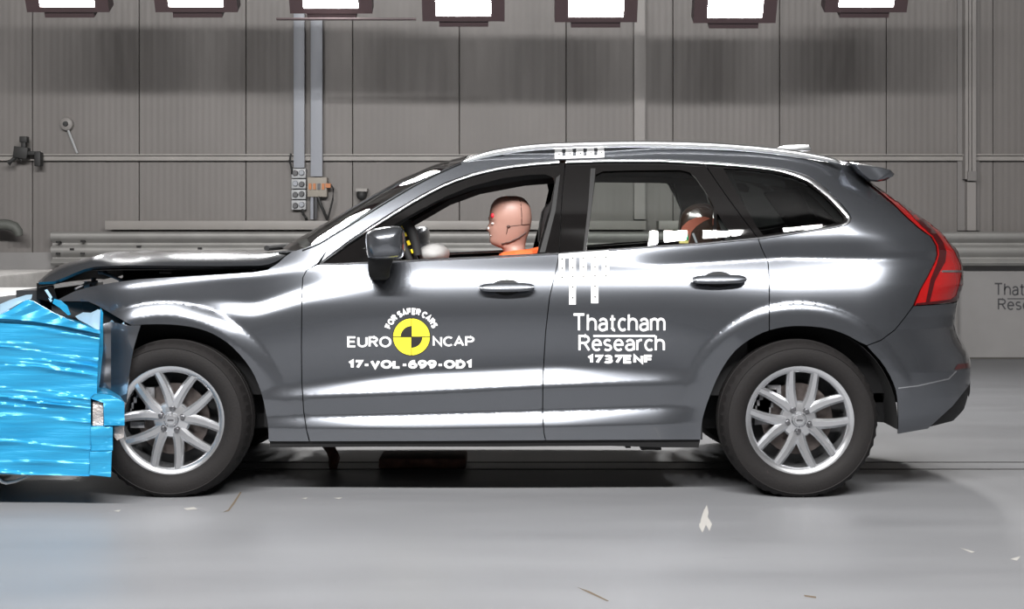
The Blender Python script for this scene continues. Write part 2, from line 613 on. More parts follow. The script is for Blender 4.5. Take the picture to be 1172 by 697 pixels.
for a, c in ((1104, 1107.5), (1108.5, 1111), (1112, 1116.5)):
    MB().box(at(a, 0, Y)[0], at(c, 0, Y)[0], Y - 0.02, Y + 0.079, at(0, 205, Y)[2], 5.0).build('rib', M['post'], rp, smooth=False)
MB().box(at(1106, 0, Y)[0], at(1116, 0, Y)[0], Y - 0.045, Y - 0.021, at(0, 207, Y)[2], at(0, 196, Y)[2]).build('bolt_block', M['post_dark'], rp, smooth=False)

# two vertical cable trunks
def trunk(px0, px1, pyb, lab):
    Y = WY - 0.10
    o = MB().box(at(px0, 0, Y)[0], at(px1, 0, Y)[0], Y, WY - 0.076, at(0, pyb, Y)[2], 4.6)
    o = mesh_obj('cable_trunk', o.v, o.f, M['duct'], bevel=0.004)
    tag(o, lab, 'trunking')


trunk(336, 348.5, 192, 'left one of two pale vertical cable trunks, above the stack of sockets')
trunk(355.5, 369, 202, 'right one of two pale vertical cable trunks, above the junction box')

Y = WY - 0.08
for r in range(4):
    px0, py0 = 333.5, 192.8 + r * 12.1
    pos = ('topmost', 'second from the top', 'third from the top', 'lowest')[r]
    x0, _, z1 = at(px0, py0, Y)
    x1, _, z0 = at(px0 + 16.5, py0 + 11, Y)
    so = empty('wall_socket', ((x0 + x1) / 2, Y, z0))
    tag(so, f'grey double wall socket below the left cable trunk, {pos}', 'socket', 'stack of wall sockets')
    g = MB().box(x0, x1, Y, WY - 0.001, z0, z1)
    mesh_obj('back_box', g.v, g.f, M['socket'], so, bevel=0.006)
    for s in (0.28, 0.72):
        xc = x0 + (x1 - x0) * s
        zc = (z0 + z1) / 2 + rng.uniform(-.006, .006)
        MB().lathe([(0.0, -0.03), (0.022, -0.03), (0.027, -0.012), (0.027, 0)], 14, 'y', (xc, Y, zc)).build(
            'socket_face', (M['socket_dark'], M['duct'])[(r + (s > .5)) % 3 == 1], so)
jb = empty('junction_box', at(363, 225, Y))
tag(jb, 'brown grey junction box with cables below the right cable trunk', 'box')
x0, _, z1 = at(352, 203, Y)
x1, _, z0 = at(374.5, 225.5, Y)
g = MB().box(x0, x1, Y - 0.03, WY - 0.001, z0, z1)
mesh_obj('case', g.v, g.f, M['box'], jb, bevel=0.006)
for i in range(4):
    x, _, z = at(355.5 + i * 5, 213.5, Y)
    MB().box(x - .012, x + .012, Y - 0.045, Y - 0.029, z - .028, z + .028).build('terminal', M['brown_ter'] if i != 2 else M['socket_dark'], jb, smooth=False)
MB().tube([at(374, 212, Y - .02), at(379, 212, Y - .03), at(381.5, 216, Y - .03), at(381, 228, Y - .03), at(376, 248, Y - .02), at(374, 252, Y)], 0.009).build('cable', M['cable'], jb)
MB().tube([at(364.5, 225, Y - .02), at(367, 234, Y - .03), at(371, 243, Y - .03), at(374.5, 251, Y)], 0.014).build('cable', M['cable'], jb)
MB().tube([at(357, 225, Y), at(357, 251, Y)], 0.016).build('conduit', M['duct'], jb)
MB().tube([at(361.5, 225, Y), at(361.5, 251, Y)], 0.014).build('conduit', M['socket_dark'], jb)
MB().box(*at(373, 0, Y)[:1], at(379, 0, Y)[0], Y - .04, Y, at(0, 215, Y)[2], at(0, 210, Y)[2]).build('plug', M['brown_ter'], jb, smooth=False)
o = MB().tube([at(333, 176, WY - .09), at(331.5, 184, WY - .11), at(334, 194, WY - .10), at(334, 199, WY - .082)], 0.010)
tag(o.build('hanging_cable', M['cable']), 'short black cable hanging from the wall rail beside the left trunk', 'cable')
o = MB().tube([at(346, 240, Y - .01), at(347, 245, Y - .03), at(350, 249, Y - .03), at(351, 252, Y)], 0.014)
tag(o.build('hanging_cable', M['cable']), 'short thick black cable below the lowest double socket', 'cable')

# clamp bracket on the rail, left
YB = WY - 0.14
cb = empty('clamp_bracket', at(27, 190, YB))
tag(cb, 'black clamp bracket fixed to the wall rail at the far left', 'bracket')
def pxbox(name, px0, py0, px1, py1, y0, y1, m, parent, bevel=0.005, rot=0.0):
    a = at(px0, py1, y0); c = at(px1, py0, y0)
    g = MB().box(a[0], c[0], y0, y1, a[2], c[2])
    if rot:
        cx, cz = (a[0] + c[0]) / 2, (a[2] + c[2]) / 2
        R = Matrix.Translation((cx, 0, cz)) @ Matrix.Rotation(rot, 4, 'Y') @ Matrix.Translation((-cx, 0, -cz))
        g.v = [tuple(R @ Vector(p)) for p in g.v]
    return mesh_obj(name, g.v, g.f, m, parent, bevel=bevel)


pxbox('clamp_head', 22, 156, 30.5, 163, YB - .03, YB + .05, M['cable'], cb)
pxbox('stem', 24, 162, 29, 172, YB - .02, YB + .04, M['cable'], cb)
pxbox('body', 15, 168, 31, 181, YB - .04, YB + .06, M['cable'], cb, rot=0.12)
pxbox('arm', 28, 173, 45, 177.5, YB - .03, YB + .03, M['cable'], cb)
pxbox('jaw', 39, 174, 46, 190, YB - .04, WY - .08, M['cable'], cb)
MB().tube([at(18, 180, YB), at(13, 184, YB - .02), at(9, 187, YB - .03)], [.02, .016, .03]).build('lever', M['cable'], cb)
MB().tube([at(20, 179, YB), at(25, 184, YB)], .014).build('pin', M['cable'], cb)

YD = WY - 0.04
dt = empty('round_detector', at(76, 149, YD))
tag(dt, 'small white round detector with dark centre and thin rod on back wall', 'detector')
c = at(76, 142, YD)
MB().lathe([(0.0, -.03), (.03, -.03), (.058, -.012), (.062, .0), (.062, .039)], 24, 'y', c).build('base', M['post'], dt)
MB().lathe([(0.0, -.05), (.022, -.048), (.026, -.03)], 16, 'y', c).build('lens', M['cable'], dt)
MB().tube([at(78, 149, YD - .01), at(88.5, 175.5, YD)], .011, 6).build('rod', M['socket'], dt)

YS = WY - 0.08
ws = empty('wall_camera', at(414, 229, YS))
tag(ws, 'small black round camera with pale cap on back wall above the bonnet', 'camera')
c = at(414, 223, YS)
MB().ball(c, (.05, .05, .052)).build('globe', M['cable'], ws)
MB().box(c[0] - .05, c[0] + .055, YS - .05, WY - .001, c[2] + .03, c[2] + .058).build('cap', M['girt'], ws, smooth=False)

YH = WY - 0.3
o = MB().tube([at(-30, 257, YH), at(0, 257, YH), at(10, 257.5, YH), at(17, 260, YH), at(21, 265, YH), at(22, 270, YH)], [.05, .05, .05, .048, .043, .034], 12)
tag(o.build('bent_hose', M['greenish']), 'dull grey bent hose end sticking in at the left edge', 'hose')

# lettering on the dado at the right edge (flat print)
def arc(cx, cy, rx, ry, a0, a1, n=14):
    return [(cx + rx * math.cos(math.radians(a)), cy + ry * math.sin(math.radians(a))) for a in np.linspace(a0, a1, n)]


GL = {
 'E': [[(.55, 1), (0, 1), (0, 0), (.55, 0)], [(0, .52), (.5, .52)]],
 'F': [[(.55, 1), (0, 1), (0, 0)], [(0, .5), (.5, .5)]],
 'U': [[(0, 1)] + arc(.32, .32, .32, .32, 180, 360) + [(.64, 1)]],
 'R': [[(0, 0), (0, 1), (.33, 1)] + arc(.33, .76, .25, .24, 90, -90) + [(0, .52)], [(.3, .52), (.6, 0)]],
 'P': [[(0, 0), (0, 1), (.33, 1)] + arc(.33, .74, .27, .26, 90, -90) + [(0, .48)]],
 'O': [arc(.40, .5, .40, .5, 0, 360, 30)],
 'N': [[(0, 0), (0, 1), (.62, 0), (.62, 1)]],
 'C': [arc(.38, .5, .38, .5, 48, 312, 24)],
 'A': [[(0, 0), (.35, 1), (.70, 0)], [(.12, .32), (.58, .32)]],
 'D': [[(0, 0), (0, 1), (.26, 1)] + arc(.26, .5, .36, .5, 90, -90) + [(0, 0)]],
 'V': [[(0, 1), (.33, 0), (.66, 1)]],
 'L': [[(0, 1), (0, 0), (.5, 0)]],
 'S': [arc(.28, .75, .27, .25, 35, 270, 14) + arc(.28, .25, .29, .25, 90, -145, 14)[1:]],
 'T': [[(0, 1), (.68, 1)], [(.34, 1), (.34, 0)]],
 '1': [[(0, .74), (.27, 1), (.27, 0)]],
 '7': [[(0, 1), (.54, 1), (.17, 0)]],
 '-': [[(0, .40), (.32, .40)]],
 '6': [arc(.29, .31, .29, .31, 0, 360, 22), [(0, .33), (.03, .58), (.16, .86), (.30, .97), (.50, 1.0)]],
 '9': [arc(.29, .69, .29, .31, 0, 360, 22), [(.58, .67), (.55, .42), (.42, .14), (.28, .03), (.08, 0)]],
 '3': [arc(.26, .755, .25, .245, 150, -90, 14) + arc(.26, .255, .29, .255, 90, -150, 14)[1:]],
 'h': [[(0, 1), (0, 0)], [(0, .42)] + arc(.25, .44, .25, .28, 180, 0) + [(.5, 0)]],
 'a': [arc(.24, .49, .22, .23, 160, 0) + [(.46, 0)], [(.46, .42), (.22, .41)] + arc(.2, .2, .2, .2, 90, 270, 12) + [(.34, .03), (.46, .16)]],
 't': [[(.15, .95), (.15, .14)] + arc(.29, .14, .14, .14, 180, 280, 8), [(0, .70), (.33, .70)]],
 'c': [arc(.25, .36, .25, .36, 48, 312, 20)],
 'm': [[(0, .72), (0, 0)], [(0, .44)] + arc(.21, .48, .21, .24, 180, 0) + [(.42, 0)], [(.42, .44)] + arc(.63, .48, .21, .24, 180, 0) + [(.84, 0)]],
 'e': [[(.02, .38), (.49, .38)] + arc(.25, .36, .25, .36, 4, 315, 22)],
 's': [arc(.2, .54, .19, .18, 35, 270, 12) + arc(.2, .18, .21, .18, 90, -145, 12)[1:]],
 'r': [[(0, .72), (0, 0)], [(0, .42)] + arc(.23, .44, .23, .28, 180, 75, 8)],
}


def text_mesh(s, weight=0.14):
    """lettering drawn as even strokes; returns 2-D points and faces, cap height 1"""
    V, Fc = [], []
    x = 0.0
    for ch in s:
        if ch == ' ':
            x += 0.34
            continue
        w = max(p[0] for st in GL[ch] for p in st)
        for st in GL[ch]:
            P = np.array([(x + a, (b_ if b_ not in (0, 1) else b_)) for a, b_ in st], float)
            P[:, 1] = weight / 2 + P[:, 1] * (1 - weight)
            T = np.diff(P, axis=0)
            T /= np.maximum(np.linalg.norm(T, axis=1), 1e-9)[:, None]
            closed = np.hypot(*(P[0] - P[-1])) < 1e-6
            n0 = len(V)
            for i in range(len(P)):
                ta = T[i - 1] if (i > 0 or closed) else T[0]
                tb = T[i] if i < len(T) else (T[0] if closed else T[-1])
                if i == 0 and closed: ta = T[-1]
                na, nb = np.array((-ta[1], ta[0])), np.array((-tb[1], tb[0]))
                m = na + nb
                L = np.linalg.norm(m)
                m = m / L if L > 1e-6 else na
                k = min(1.0 / max(m @ na, 0.2), 2.2) * weight / 2
                p = P[i].copy()
                if not closed and i == 0: p = p - T[0] * weight * (0.5 if len(P) > 2 or True else 0) * 0.0
                V.append(tuple(p + m * k)); V.append(tuple(p - m * k))
            for i in range(len(P) - 1):
                Fc.append((n0 + 2 * i, n0 + 2 * i + 1, n0 + 2 * i + 3, n0 + 2 * i + 2))
        x += w + 0.13 - 0.3 * weight + weight
    return np.array(V), Fc


def text_px(s, px0, px1, pyb, pyt, bold=0.0):
    """flat text fitted to a box; returns 2-D points in frame pixels and faces"""
    v, f = text_mesh(s, bold)
    lo, hi = v.min(0), v.max(0)
    u = (v - lo) / (hi - lo)
    return np.stack([px0 + u[:, 0] * (px1 - px0), pyb + u[:, 1] * (pyt - pyb)], 1), f


YT = WY - 0.0615
for s, a, c, yb, ytp in (('Thatcham', 1138.5, 1212, 338.5, 323.6), ('Research', 1142, 1212, 355, 340.6)):
    P, f = text_px(s, a, c, yb, ytp, 0.13)
    v = [at(px, py, YT) for px, py in P]
    mesh_obj('lettering', v, f, M['grey_text'], dado, smooth=False)
a, c = at(1153, 342.6, YT), at(1203, 341.4, YT)
mesh_obj('lettering', [(a[0], YT, a[2]), (c[0], YT, a[2]), (c[0], YT, c[2]), (a[0], YT, c[2])], [(0, 1, 2, 3)], M['grey_text'], dado, smooth=False)

# ------------------------------------------------------------------ floodlights
def floodlight(loc, tilt, face, win, label, group):
    """origin at the lower front edge of the housing; the lit window looks along -Y (face=-1) or +Y"""
    r = empty('floodlight', loc)
    tag(r, label, 'lamp', group)
    W, H, D = 0.667, 0.54, 0.16
    def put(g): return g
    o0 = Vector(loc)
    R = Matrix.Translation(o0) @ Matrix.Rotation(0 if face < 0 else math.pi, 4, 'Z') @ Matrix.Rotation(tilt, 4, 'X')
    # frame of four bars and a back
    g = MB()
    a = 0.112
    g.box(-W / 2, -W / 2 + a, 0, D, 0, H, R); g.box(W / 2 - a, W / 2, 0, D, 0, H, R)
    g.box(-W / 2 + a, W / 2 - a, 0, D, 0, 0.045, R); g.box(-W / 2 + a, W / 2 - a, 0, D, H - 0.045, H, R)
    g.box(-W / 2 + a, W / 2 - a, D - 0.02, D, 0.045, H - 0.045, R)
    g.build('housing', M['lamp_body'], r, smooth=False)
    g = MB().box(-0.2, 0.2, 0.02, D - 0.02, -0.055, -0.001, R)
    g.build('control_tray', M['lamp_body'], r, smooth=False)
    g = MB()
    g.add([tuple(R @ Vector(p)) for p in ((-W / 2 + a, 0.03, 0.045), (W / 2 - a, 0.03, 0.045), (W / 2 - a, 0.03, H - 0.045), (-W / 2 + a, 0.03, H - 0.045))], [(0, 1, 2, 3)])
    mesh_obj('lit_window', g.v, g.f, win, r, smooth=False)
    g = MB().tube([tuple(R @ Vector((0, D / 2, H))), tuple(R @ Vector((0, D / 2, H)) + Vector((0, 0, 0.22)))], 0.02)
    g.build('hanger', M['pipe'], r)
    return r


LY = 5.5
lamps = ((78, 14), (225, 14), (379, 15.5), (530.5, 24.5), (682, 25.5), (840.5, 26.5), (990.5, 14.2))
ordn = ('leftmost', 'second from left', 'third from left', 'middle', 'third from right', 'second from right', 'rightmost')
for (px, py), w in zip(lamps, ordn):
    floodlight(at(px, py, LY), math.radians(30), -1, M['lamp_far'],
               f'lit floodlight in a dark housing near the top edge, {w} of seven', 'row of lit floodlights at the top')
for i in range(11):
    floodlight((-4.98 + 0.8 * i, -6.0, 5.5), math.radians(36), 1, M['lamp_near'],
               'lit floodlight of the near row above the camera, out of the photo', 'near row of floodlights')
zbar = at(0, 14, LY)[2] + 0.76
for (Y, z, lab) in ((LY + 0.16, zbar + 0.06, 'galvanised pipe carrying the row of floodlights near the back wall'),
                    (-6.3, 5.5 + 0.6, 'galvanised pipe carrying the near row of floodlights')):
    o = MB().tube([(-6.4, Y, z), (6.4, Y, z)], 0.03, 10)
    for x in (-5.5, -2.0, 2.0, 5.5):
        o.tube([(x, Y, z), (x, Y, HZ - .001)], 0.012, 6)
    tag(o.build('lamp_pipe', M['pipe']), lab, 'pipe')
YBAR = LY - 0.05
a, c = at(316, 22.6, YBAR), at(476, 20.2, YBAR)
o = MB().box(a[0], c[0], YBAR, YBAR + 0.05, a[2], c[2])
tag(mesh_obj('mounting_bar', o.v, o.f, M['lamp_body'], bevel=0.003), 'thin dark horizontal bar under the third floodlight from the left', 'bar')

# ------------------------------------------------------------------ the car: body surface
CARY = 0.95         # centre plane of the car; its near flank lies about Y = 0
k71 = 7.1 / F
ST = {
 100: [(510,0),(490,0),(488,0),(478,0),(475,0),(460,0),(455,0),(450,0),(444,0),(410,0),(385,0),(370,.02),(352,.05),(348,.06),(343,.10),(336,.18),(330,.4),(322,.8),(250,.9),(163,.95)],
 200: [(510,0),(490,0),(488,0),(478,0),(475,0),(460,0),(455,0),(450,0),(444,0),(410,0),(380,0),(365,.02),(352,.03),(347,.04),(341,.06),(328,.10),(319,.38),(312,.8),(250,.9),(163,.95)],
 255: [(510,0),(490,0),(488,0),(478,0),(475,0),(460,0),(455,0),(450,0),(444,0),(410,0),(380,.02),(366,.08),(356,.26),(346,.26),(341,.06),(322,.06),(315,.38),(308,.75),(250,.85),(163,.95)],
 292: [(510,-.1),(490,-.1),(488,.1),(478,.15),(475,0),(460,0),(455,.05),(450,.05),(444,0),(410,-.03),(382,0),(366,.1),(358,.38),(349,.34),(344,.04),(320,.05),(313,.35),(306,.65),(250,.8),(163,.95)],
 350: [(510,-.2),(490,-.2),(488,.2),(476,.3),(474,-.02),(455,-.02),(452,.3),(444,.25),(438,.02),(400,-.04),(368,0),(350,.12),(340,.36),(331,.33),(325,.16),(312,.18),(303,.35),(290,.38),(200,.58),(163,.95)],
 420: [(510,-.3),(490,-.3),(488,.25),(475,.45),(473,-.02),(451,-.02),(449,.35),(435,.30),(429,.02),(394,-.06),(363,-.02),(346,.11),(326,.29),(312,.37),(308,.39),(302,.40),(294,.37),(270,.34),(190,.58),(163,.95)],
 480: [(510,-.3),(490,-.3),(488,.25),(473,.45),(471.5,-.02),(448.5,-.02),(446.5,.35),(428,.30),(422,.02),(390,-.06),(362,-.02),(345,.11),(322,.29),(306,.39),(303,.40),(298,.40),(290,.37),(262,.33),(183,.58),(163,.95)],
 640: [(510,-.3),(488,-.3),(485,.25),(469,.45),(467,-.02),(440.6,-.02),(438.6,.35),(421,.30),(415,.02),(388,-.06),(360,-.02),(342,.11),(320,.28),(305,.46),(300,.48),(294,.46),(287,.38),(262,.33),(183,.58),(163,.95)],
 755: [(510,-.2),(486,-.2),(483,.15),(466,.3),(463,-.02),(440,-.02),(434,.28),(428,.2),(420,.02),(388,-.05),(358,.0),(338,.12),(318,.32),(306,.40),(302,.14),(292,.14),(282,.3),(262,.33),(184,.58),(163,.95)],
 800: [(510,-.1),(486,-.1),(483,0),(466,0),(463,0),(440,0),(434,0),(428,0),(420,0),(388,-.02),(358,.02),(338,.13),(318,.32),(303,.41),(299,.06),(289,.08),(278,.29),(258,.34),(185,.58),(163,.95)],
 900: [(510,0),(486,0),(483,0),(466,0),(463,0),(440,0),(434,0),(428,0),(420,0),(395,0),(366,.04),(346,.13),(325,.30),(297,.42),(292.5,-.03),(281,.02),(268,.28),(252,.38),(188,.58),(163,.95)],
 1000: [(510,-.2),(486,-.15),(483,-.1),(466,-.05),(463,-.05),(440,-.02),(434,0),(428,0),(420,0),(395,0),(372,.02),(350,.1),(330,.25),(298,.36),(293.5,-.02),(281,.0),(266,.25),(245,.34),(200,.5),(170,.9)],
 1075: [(510,-.3),(486,-.2),(483,-.15),(466,-.1),(463,-.1),(442,-.05),(436,0),(428,0),(420,.02),(395,.02),(372,.0),(350,.05),(330,.16),(299,.26),(294,.0),(281,.0),(266,.2),(245,.3),(200,.45),(170,.8)],
}
ZG = np.linspace(0.10, 1.80, 681)
XG = np.linspace(-2.5, 2.6, 511)
stx = np.array([(p - CX) * k71 for p in ST])
fpy = np.array([[q[0] for q in r] for r in ST.values()], float)
fsl = np.array([[q[1] for q in r] for r in ST.values()], float)
SG = np.zeros((len(XG), len(ZG)))
for i, x in enumerate(XG):
    pz = CZ - (np.array([np.interp(x, stx, fpy[:, j]) for j in range(20)]) - HY) * k71
    sl = np.array([np.interp(x, stx, fsl[:, j]) for j in range(20)])
    sl = np.where(sl > 0, sl * np.where(pz > 1.12, 1.06, 1.2), sl)
    SG[i] = np.interp(ZG, pz, sl)
kz = np.exp(-0.5 * (np.arange(-4, 5) / 0.9) ** 2); kz /= kz.sum()
SG = np.apply_along_axis(lambda r: np.convolve(np.pad(r, 4, mode='edge'), kz, 'valid'), 1, SG)
kx = np.exp(-0.5 * (np.arange(-9, 10) / 3.0) ** 2); kx /= kx.sum()
SG = np.apply_along_axis(lambda r: np.convolve(np.pad(r, 9, mode='edge'), kx, 'valid'), 0, SG)
dz = ZG[1] - ZG[0]
IN = np.cumsum(SG, 1) * dz
iz = int((0.75 - ZG[0]) / dz)
IN = IN - IN[:, iz:iz + 1] + 0.080

k733 = 7.33 / F
XE = [(100, 975), (163, 985), (180, 995), (197, 1001), (209, 1011), (219, 1025), (229, 1037.5), (242, 1054.5), (254.7, 1072), (266.7, 1086), (279, 1096), (287.5, 1104.5), (305, 1109.5), (325, 1109), (341, 1103),
      (360, 1099), (375, 1098), (388, 1102), (405, 1113), (420, 1116.5), (452, 1116.5), (470, 1112), (482, 1102), (500, 1080), (540, 1050)]
xe_z = np.array([CZ - (p[0] - HY) * k733 for p in XE])[::-1]
xe_x = np.array([(p[1] - CX) * k733 for p in XE])[::-1]
k706 = 7.06 / F
ARCH = (((915 - CX) * k706, CZ - (485 - HY) * k706, 112 * k706, 139 * k706),
        ((187 - CX) * k706, CZ - (491 - HY) * k706, 120 * k706, 146 * k706))


def S(x, z):
    """how far the flank lies inside the plane Y = 0 at (x, z)"""
    x = np.asarray(x, float); z = np.asarray(z, float)
    fx = np.clip((x - XG[0]) / (XG[1] - XG[0]), 0, len(XG) - 1.001)
    fz = np.clip((z - ZG[0]) / dz, 0, len(ZG) - 1.001)
    i = fx.astype(int); j = fz.astype(int)
    a = fx - i; c = fz - j
    s = (IN[i, j] * (1 - a) * (1 - c) + IN[i + 1, j] * a * (1 - c) + IN[i, j + 1] * (1 - a) * c + IN[i + 1, j + 1] * a * c)
    for ax, az, r0, r1 in ARCH:
        r = np.hypot(x - ax, z - az)
        th = np.degrees(np.arctan2(z - az, np.abs(x - ax)))
        front = ax < 0
        amp = (0.026 if front else 0.012) * np.clip((th - 2) / 52, 0, 1) ** 1.3
        wd = (0.070 if front else 0.047)
        f = np.clip((r1 - r) / wd, 0, 1)
        q = 1 - (1 - f) ** 2
        s = s - amp * ((0.6 * f + 0.4 * q) if front else q)
    xe = np.interp(z, xe_z, xe_x)
    t = (x - (xe - 0.55)) / 0.55
    tc = np.clip(t, 0, 1)
    s = s + 0.38 * (1 - np.sqrt(np.maximum(0, 1 - tc ** 2.2))) + np.clip(t - 1, 0, 9) * 4
    u = np.clip((-1.72 - x) / 0.5, 0, 3)
    s = s + 0.26 * u ** 2
    return s


YS_ = np.linspace(-0.06, 0.93, 199)


def hit(P):
    dx = ((P[:, 0] - CX) / F)[:, None]
    ez = ((P[:, 1] - HY) / F)[:, None]
    d = YS_[None, :] - CY
    g = S(dx * d, CZ - ez * d) - YS_[None, :]
    neg = g <= 0
    ok = neg.any(1)
    idx = np.clip(np.where(ok, neg.argmax(1), g.argmin(1)), 1, len(YS_) - 1)
    r = np.arange(len(P))
    lo, hi = YS_[idx - 1].copy(), YS_[idx].copy()
    for _ in range(14):
        md = 0.5 * (lo + hi)
        gm = S(dx[:, 0] * (md - CY), CZ - ez[:, 0] * (md - CY)) - md
        lo = np.where(gm > 0, md, lo); hi = np.where(gm > 0, hi, md)
    return 0.5 * (lo + hi), ok


def W(P, off=0.0):
    """frame points -> points on the near flank of the car (off > 0 is deeper, along the normal)"""
    P = np.array(P, float).reshape(-1, 2)
    y, ok = hit(P)
    for _ in range(40):                      # points just past the rear silhouette slide back onto it
        if ok.all(): break
        bad = ~ok
        P[bad, 0] -= 0.4 * np.sign(P[bad, 0] - CX)
        yb, okb = hit(P[bad])
        y[bad] = yb; ok[bad] = okb
    dd = y - CY
    X = (P[:, 0] - CX) / F * dd; Z = CZ - (P[:, 1] - HY) / F * dd
    V = np.stack([X, y, Z], 1)
    if off:
        e = 0.004
        n = np.stack([-(S(X + e, Z) - S(X - e, Z)) / (2 * e), np.ones(len(P)), -(S(X, Z + e) - S(X, Z - e)) / (2 * e)], 1)
        n[:, 0] = np.clip(n[:, 0], -6, 6)
        n /= np.linalg.norm(n, axis=1)[:, None]
        V = V + off * n
    return V


def inside(P, poly):
    P = np.asarray(P); x, y = P[:, 0], P[:, 1]
    q = np.asarray(poly); n = len(q)
    c = np.zeros(len(P), bool)
    j = n - 1
    for i in range(n):
        xi, yi = q[i]; xj, yj = q[j]
        if yi != yj:
            c ^= ((yi > y) != (yj > y)) & (x < (xj - xi) * (y - yi) / (yj - yi) + xi)
        j = i
    return c


def edist(P, poly):
    q = np.asarray(poly, float)
    d = np.full(len(P), 1e9)
    for i in range(len(q)):
        a, c = q[i - 1], q[i]
        ab = c - a
        L = max(ab @ ab, 1e-12)
        t = np.clip(((P - a) @ ab) / L, 0, 1)
        d = np.minimum(d, np.hypot(*(P - (a + t[:, None] * ab)).T))
    return d


def densify(poly, step=6.0, closed=True):
    out = []
    n = len(poly)
    for i in range(n if closed else n - 1):
        a = np.array(poly[i], float); c = np.array(poly[(i + 1) % n], float)
        m = max(1, int(math.ceil(np.hypot(*(c - a)) / step)))
        out += [tuple(a + (c - a) * k / m) for k in range(m)]
    if not closed:
        out.append(tuple(poly[-1]))
    return out


def smooth(pts, closed=False, n=4):
    """Catmull-Rom through the points"""
    P = [np.array(p, float) for p in pts]
    N = len(P)
    out = []
    rng_ = range(N if closed else N - 1)
    for i in rng_:
        p0 = P[(i - 1) % N] if closed or i > 0 else P[0]
        p1, p2 = P[i], P[(i + 1) % N]
        p3 = P[(i + 2) % N] if closed or i + 2 < N else P[-1]
        for k in range(n):
            t = k / n
            out.append(tuple(0.5 * ((2 * p1) + (p2 - p0) * t + (2 * p0 - 5 * p1 + 4 * p2 - p3) * t * t + (3 * p1 - p0 - 3 * p2 + p3) * t ** 3)))
    if not closed:
        out.append(tuple(P[-1]))
    return out


def ring_px(ax, az, r, n=60):
    return [(CX + (ax + r * math.cos(a)) / k706, HY + (CZ - az - r * math.sin(a)) / k706) for a in np.radians(np.linspace(0, 180, n))]


CREASES = [[(345, 451.5), (420, 450), (480, 447.5), (560, 443.8), (640, 439.8), (700, 436.5), (775, 431.5)],
           [(306, 475.5), (350, 475), (420, 473.5), (480, 472), (640, 467.5), (755, 464.4), (802, 464)],
           [(345, 476.5), (350, 476.2), (420, 475), (480, 473.3), (640, 469.2), (755, 466.2)],
           [(755, 304), (800, 301.2), (850, 297.5), (900, 294.8), (1000, 295.8), (1068, 296.5)],
           [(755, 302), (800, 299), (850, 295), (900, 292.4), (1000, 293.5), (1068, 294.2)]]
CREASES += [ring_px(ax, az, r1 + q, 120) for ax, az, r0, r1 in ARCH for q in (.012, 0, -.012, -.024, -.036)] + [ring_px(ax, az, r1 - (0.070 if ax < 0 else 0.047)) for ax, az, r0, r1 in ARCH]


def sheet(outline, holes=(), step=(5.0, 2.5), thick=0.014, off=0.0, surf=None, edge=5.0, creases=()):
    """triangulated piece of body surface with a folded edge; returns verts (world) and faces"""
    surf = surf or W
    loops = [densify(outline, edge)] + [densify(h, edge) for h in holes]
    pts, edges = [], []
    for L in loops:
        n0 = len(pts)
        pts += L
        edges += [(n0 + i, n0 + (i + 1) % len(L)) for i in range(len(L))]
    A = np.array(loops[0])
    (x0, y0), (x1, y1) = A.min(0), A.max(0)
    if step:
        gx = np.arange(x0 + step[0] / 2, x1, step[0])
        gy = np.arange(y0 + step[1] / 2, y1, step[1])
        G = np.stack(np.meshgrid(gx, gy, indexing='ij'), -1)
        G[1::2, :, 1] += step[1] / 2
        G = G.reshape(-1, 2)
        ok = inside(G, loops[0])
        for h in loops[1:]:
            ok &= ~inside(G, h)
        G = G[ok]
        for L in loops:
            if len(G):
                G = G[edist(G, L) > min(step) * 0.45]
        for cr in creases:
            D = np.array(densify(cr, 4.0, closed=False))
            okc = inside(D, loops[0])
            for L in loops:
                okc &= edist(D, L) > 1.6
            for h in loops[1:]:
                okc &= ~inside(D, h)
            if not okc.any():
                continue
            if len(G):
                dd_ = np.min(np.hypot(G[:, None, 0] - D[None, okc, 0], G[:, None, 1] - D[None, okc, 1]), axis=1)
                G = G[dd_ > 1.3]
            prev = None
            for q, o_ in zip(D, okc):
                if o_:
                    pts.append(tuple(q))
                    if prev is not None:
                        edges.append((prev, len(pts) - 1))
                    prev = len(pts) - 1
                else:
                    prev = None
        pts = pts + [tuple(p) for p in G]
    vo, eo, fo, _, _, _ = delaunay_2d_cdt([Vector(p) for p in pts], edges, [], 0, 1e-5)
    V2 = np.array([tuple(p) for p in vo])
    Fa = np.array([f for f in fo if len(f) == 3])
    C = V2[Fa].mean(1)
    ok = inside(C, loops[0])
    for h in loops[1:]:
        ok &= ~inside(C, h)
    Fa = Fa[ok]
    V = surf(V2, off) if surf is W else surf(V2)
    faces = [tuple(f) for f in Fa]
    # consistent winding: facing -Y; frame y runs down
    out = []
    for a, b_, c in faces:
        ar = (V2[b_][0] - V2[a][0]) * (V2[c][1] - V2[a][1]) - (V2[b_][1] - V2[a][1]) * (V2[c][0] - V2[a][0])
        out.append((a, c, b_) if ar > 0 else (a, b_, c))
    faces = out
    if thick:
        cnt = {}
        for f in faces:
            for i in range(3):
                e = (f[i], f[(i + 1) % 3])
                cnt[tuple(sorted(e))] = cnt.get(tuple(sorted(e)), []) + [e]
        bd = [v[0] for v in cnt.values() if len(v) == 1]
        used = {}
        V = V.tolist()
        for e in bd:
            for i in e:
                if i not in used:
                    used[i] = len(V)
                    p = V[i]
                    V.append([p[0], p[1] + thick, p[2]])
        for a, b_ in bd:
            faces.append((b_, a, used[a], used[b_]))
        V = np.array(V)
    return V, faces


def mirror_vf(V, Fc):
    V = np.array(V, float).copy()
    V[:, 1] = 2 * CARY - V[:, 1]
    return V, [tuple(reversed(f)) for f in Fc]


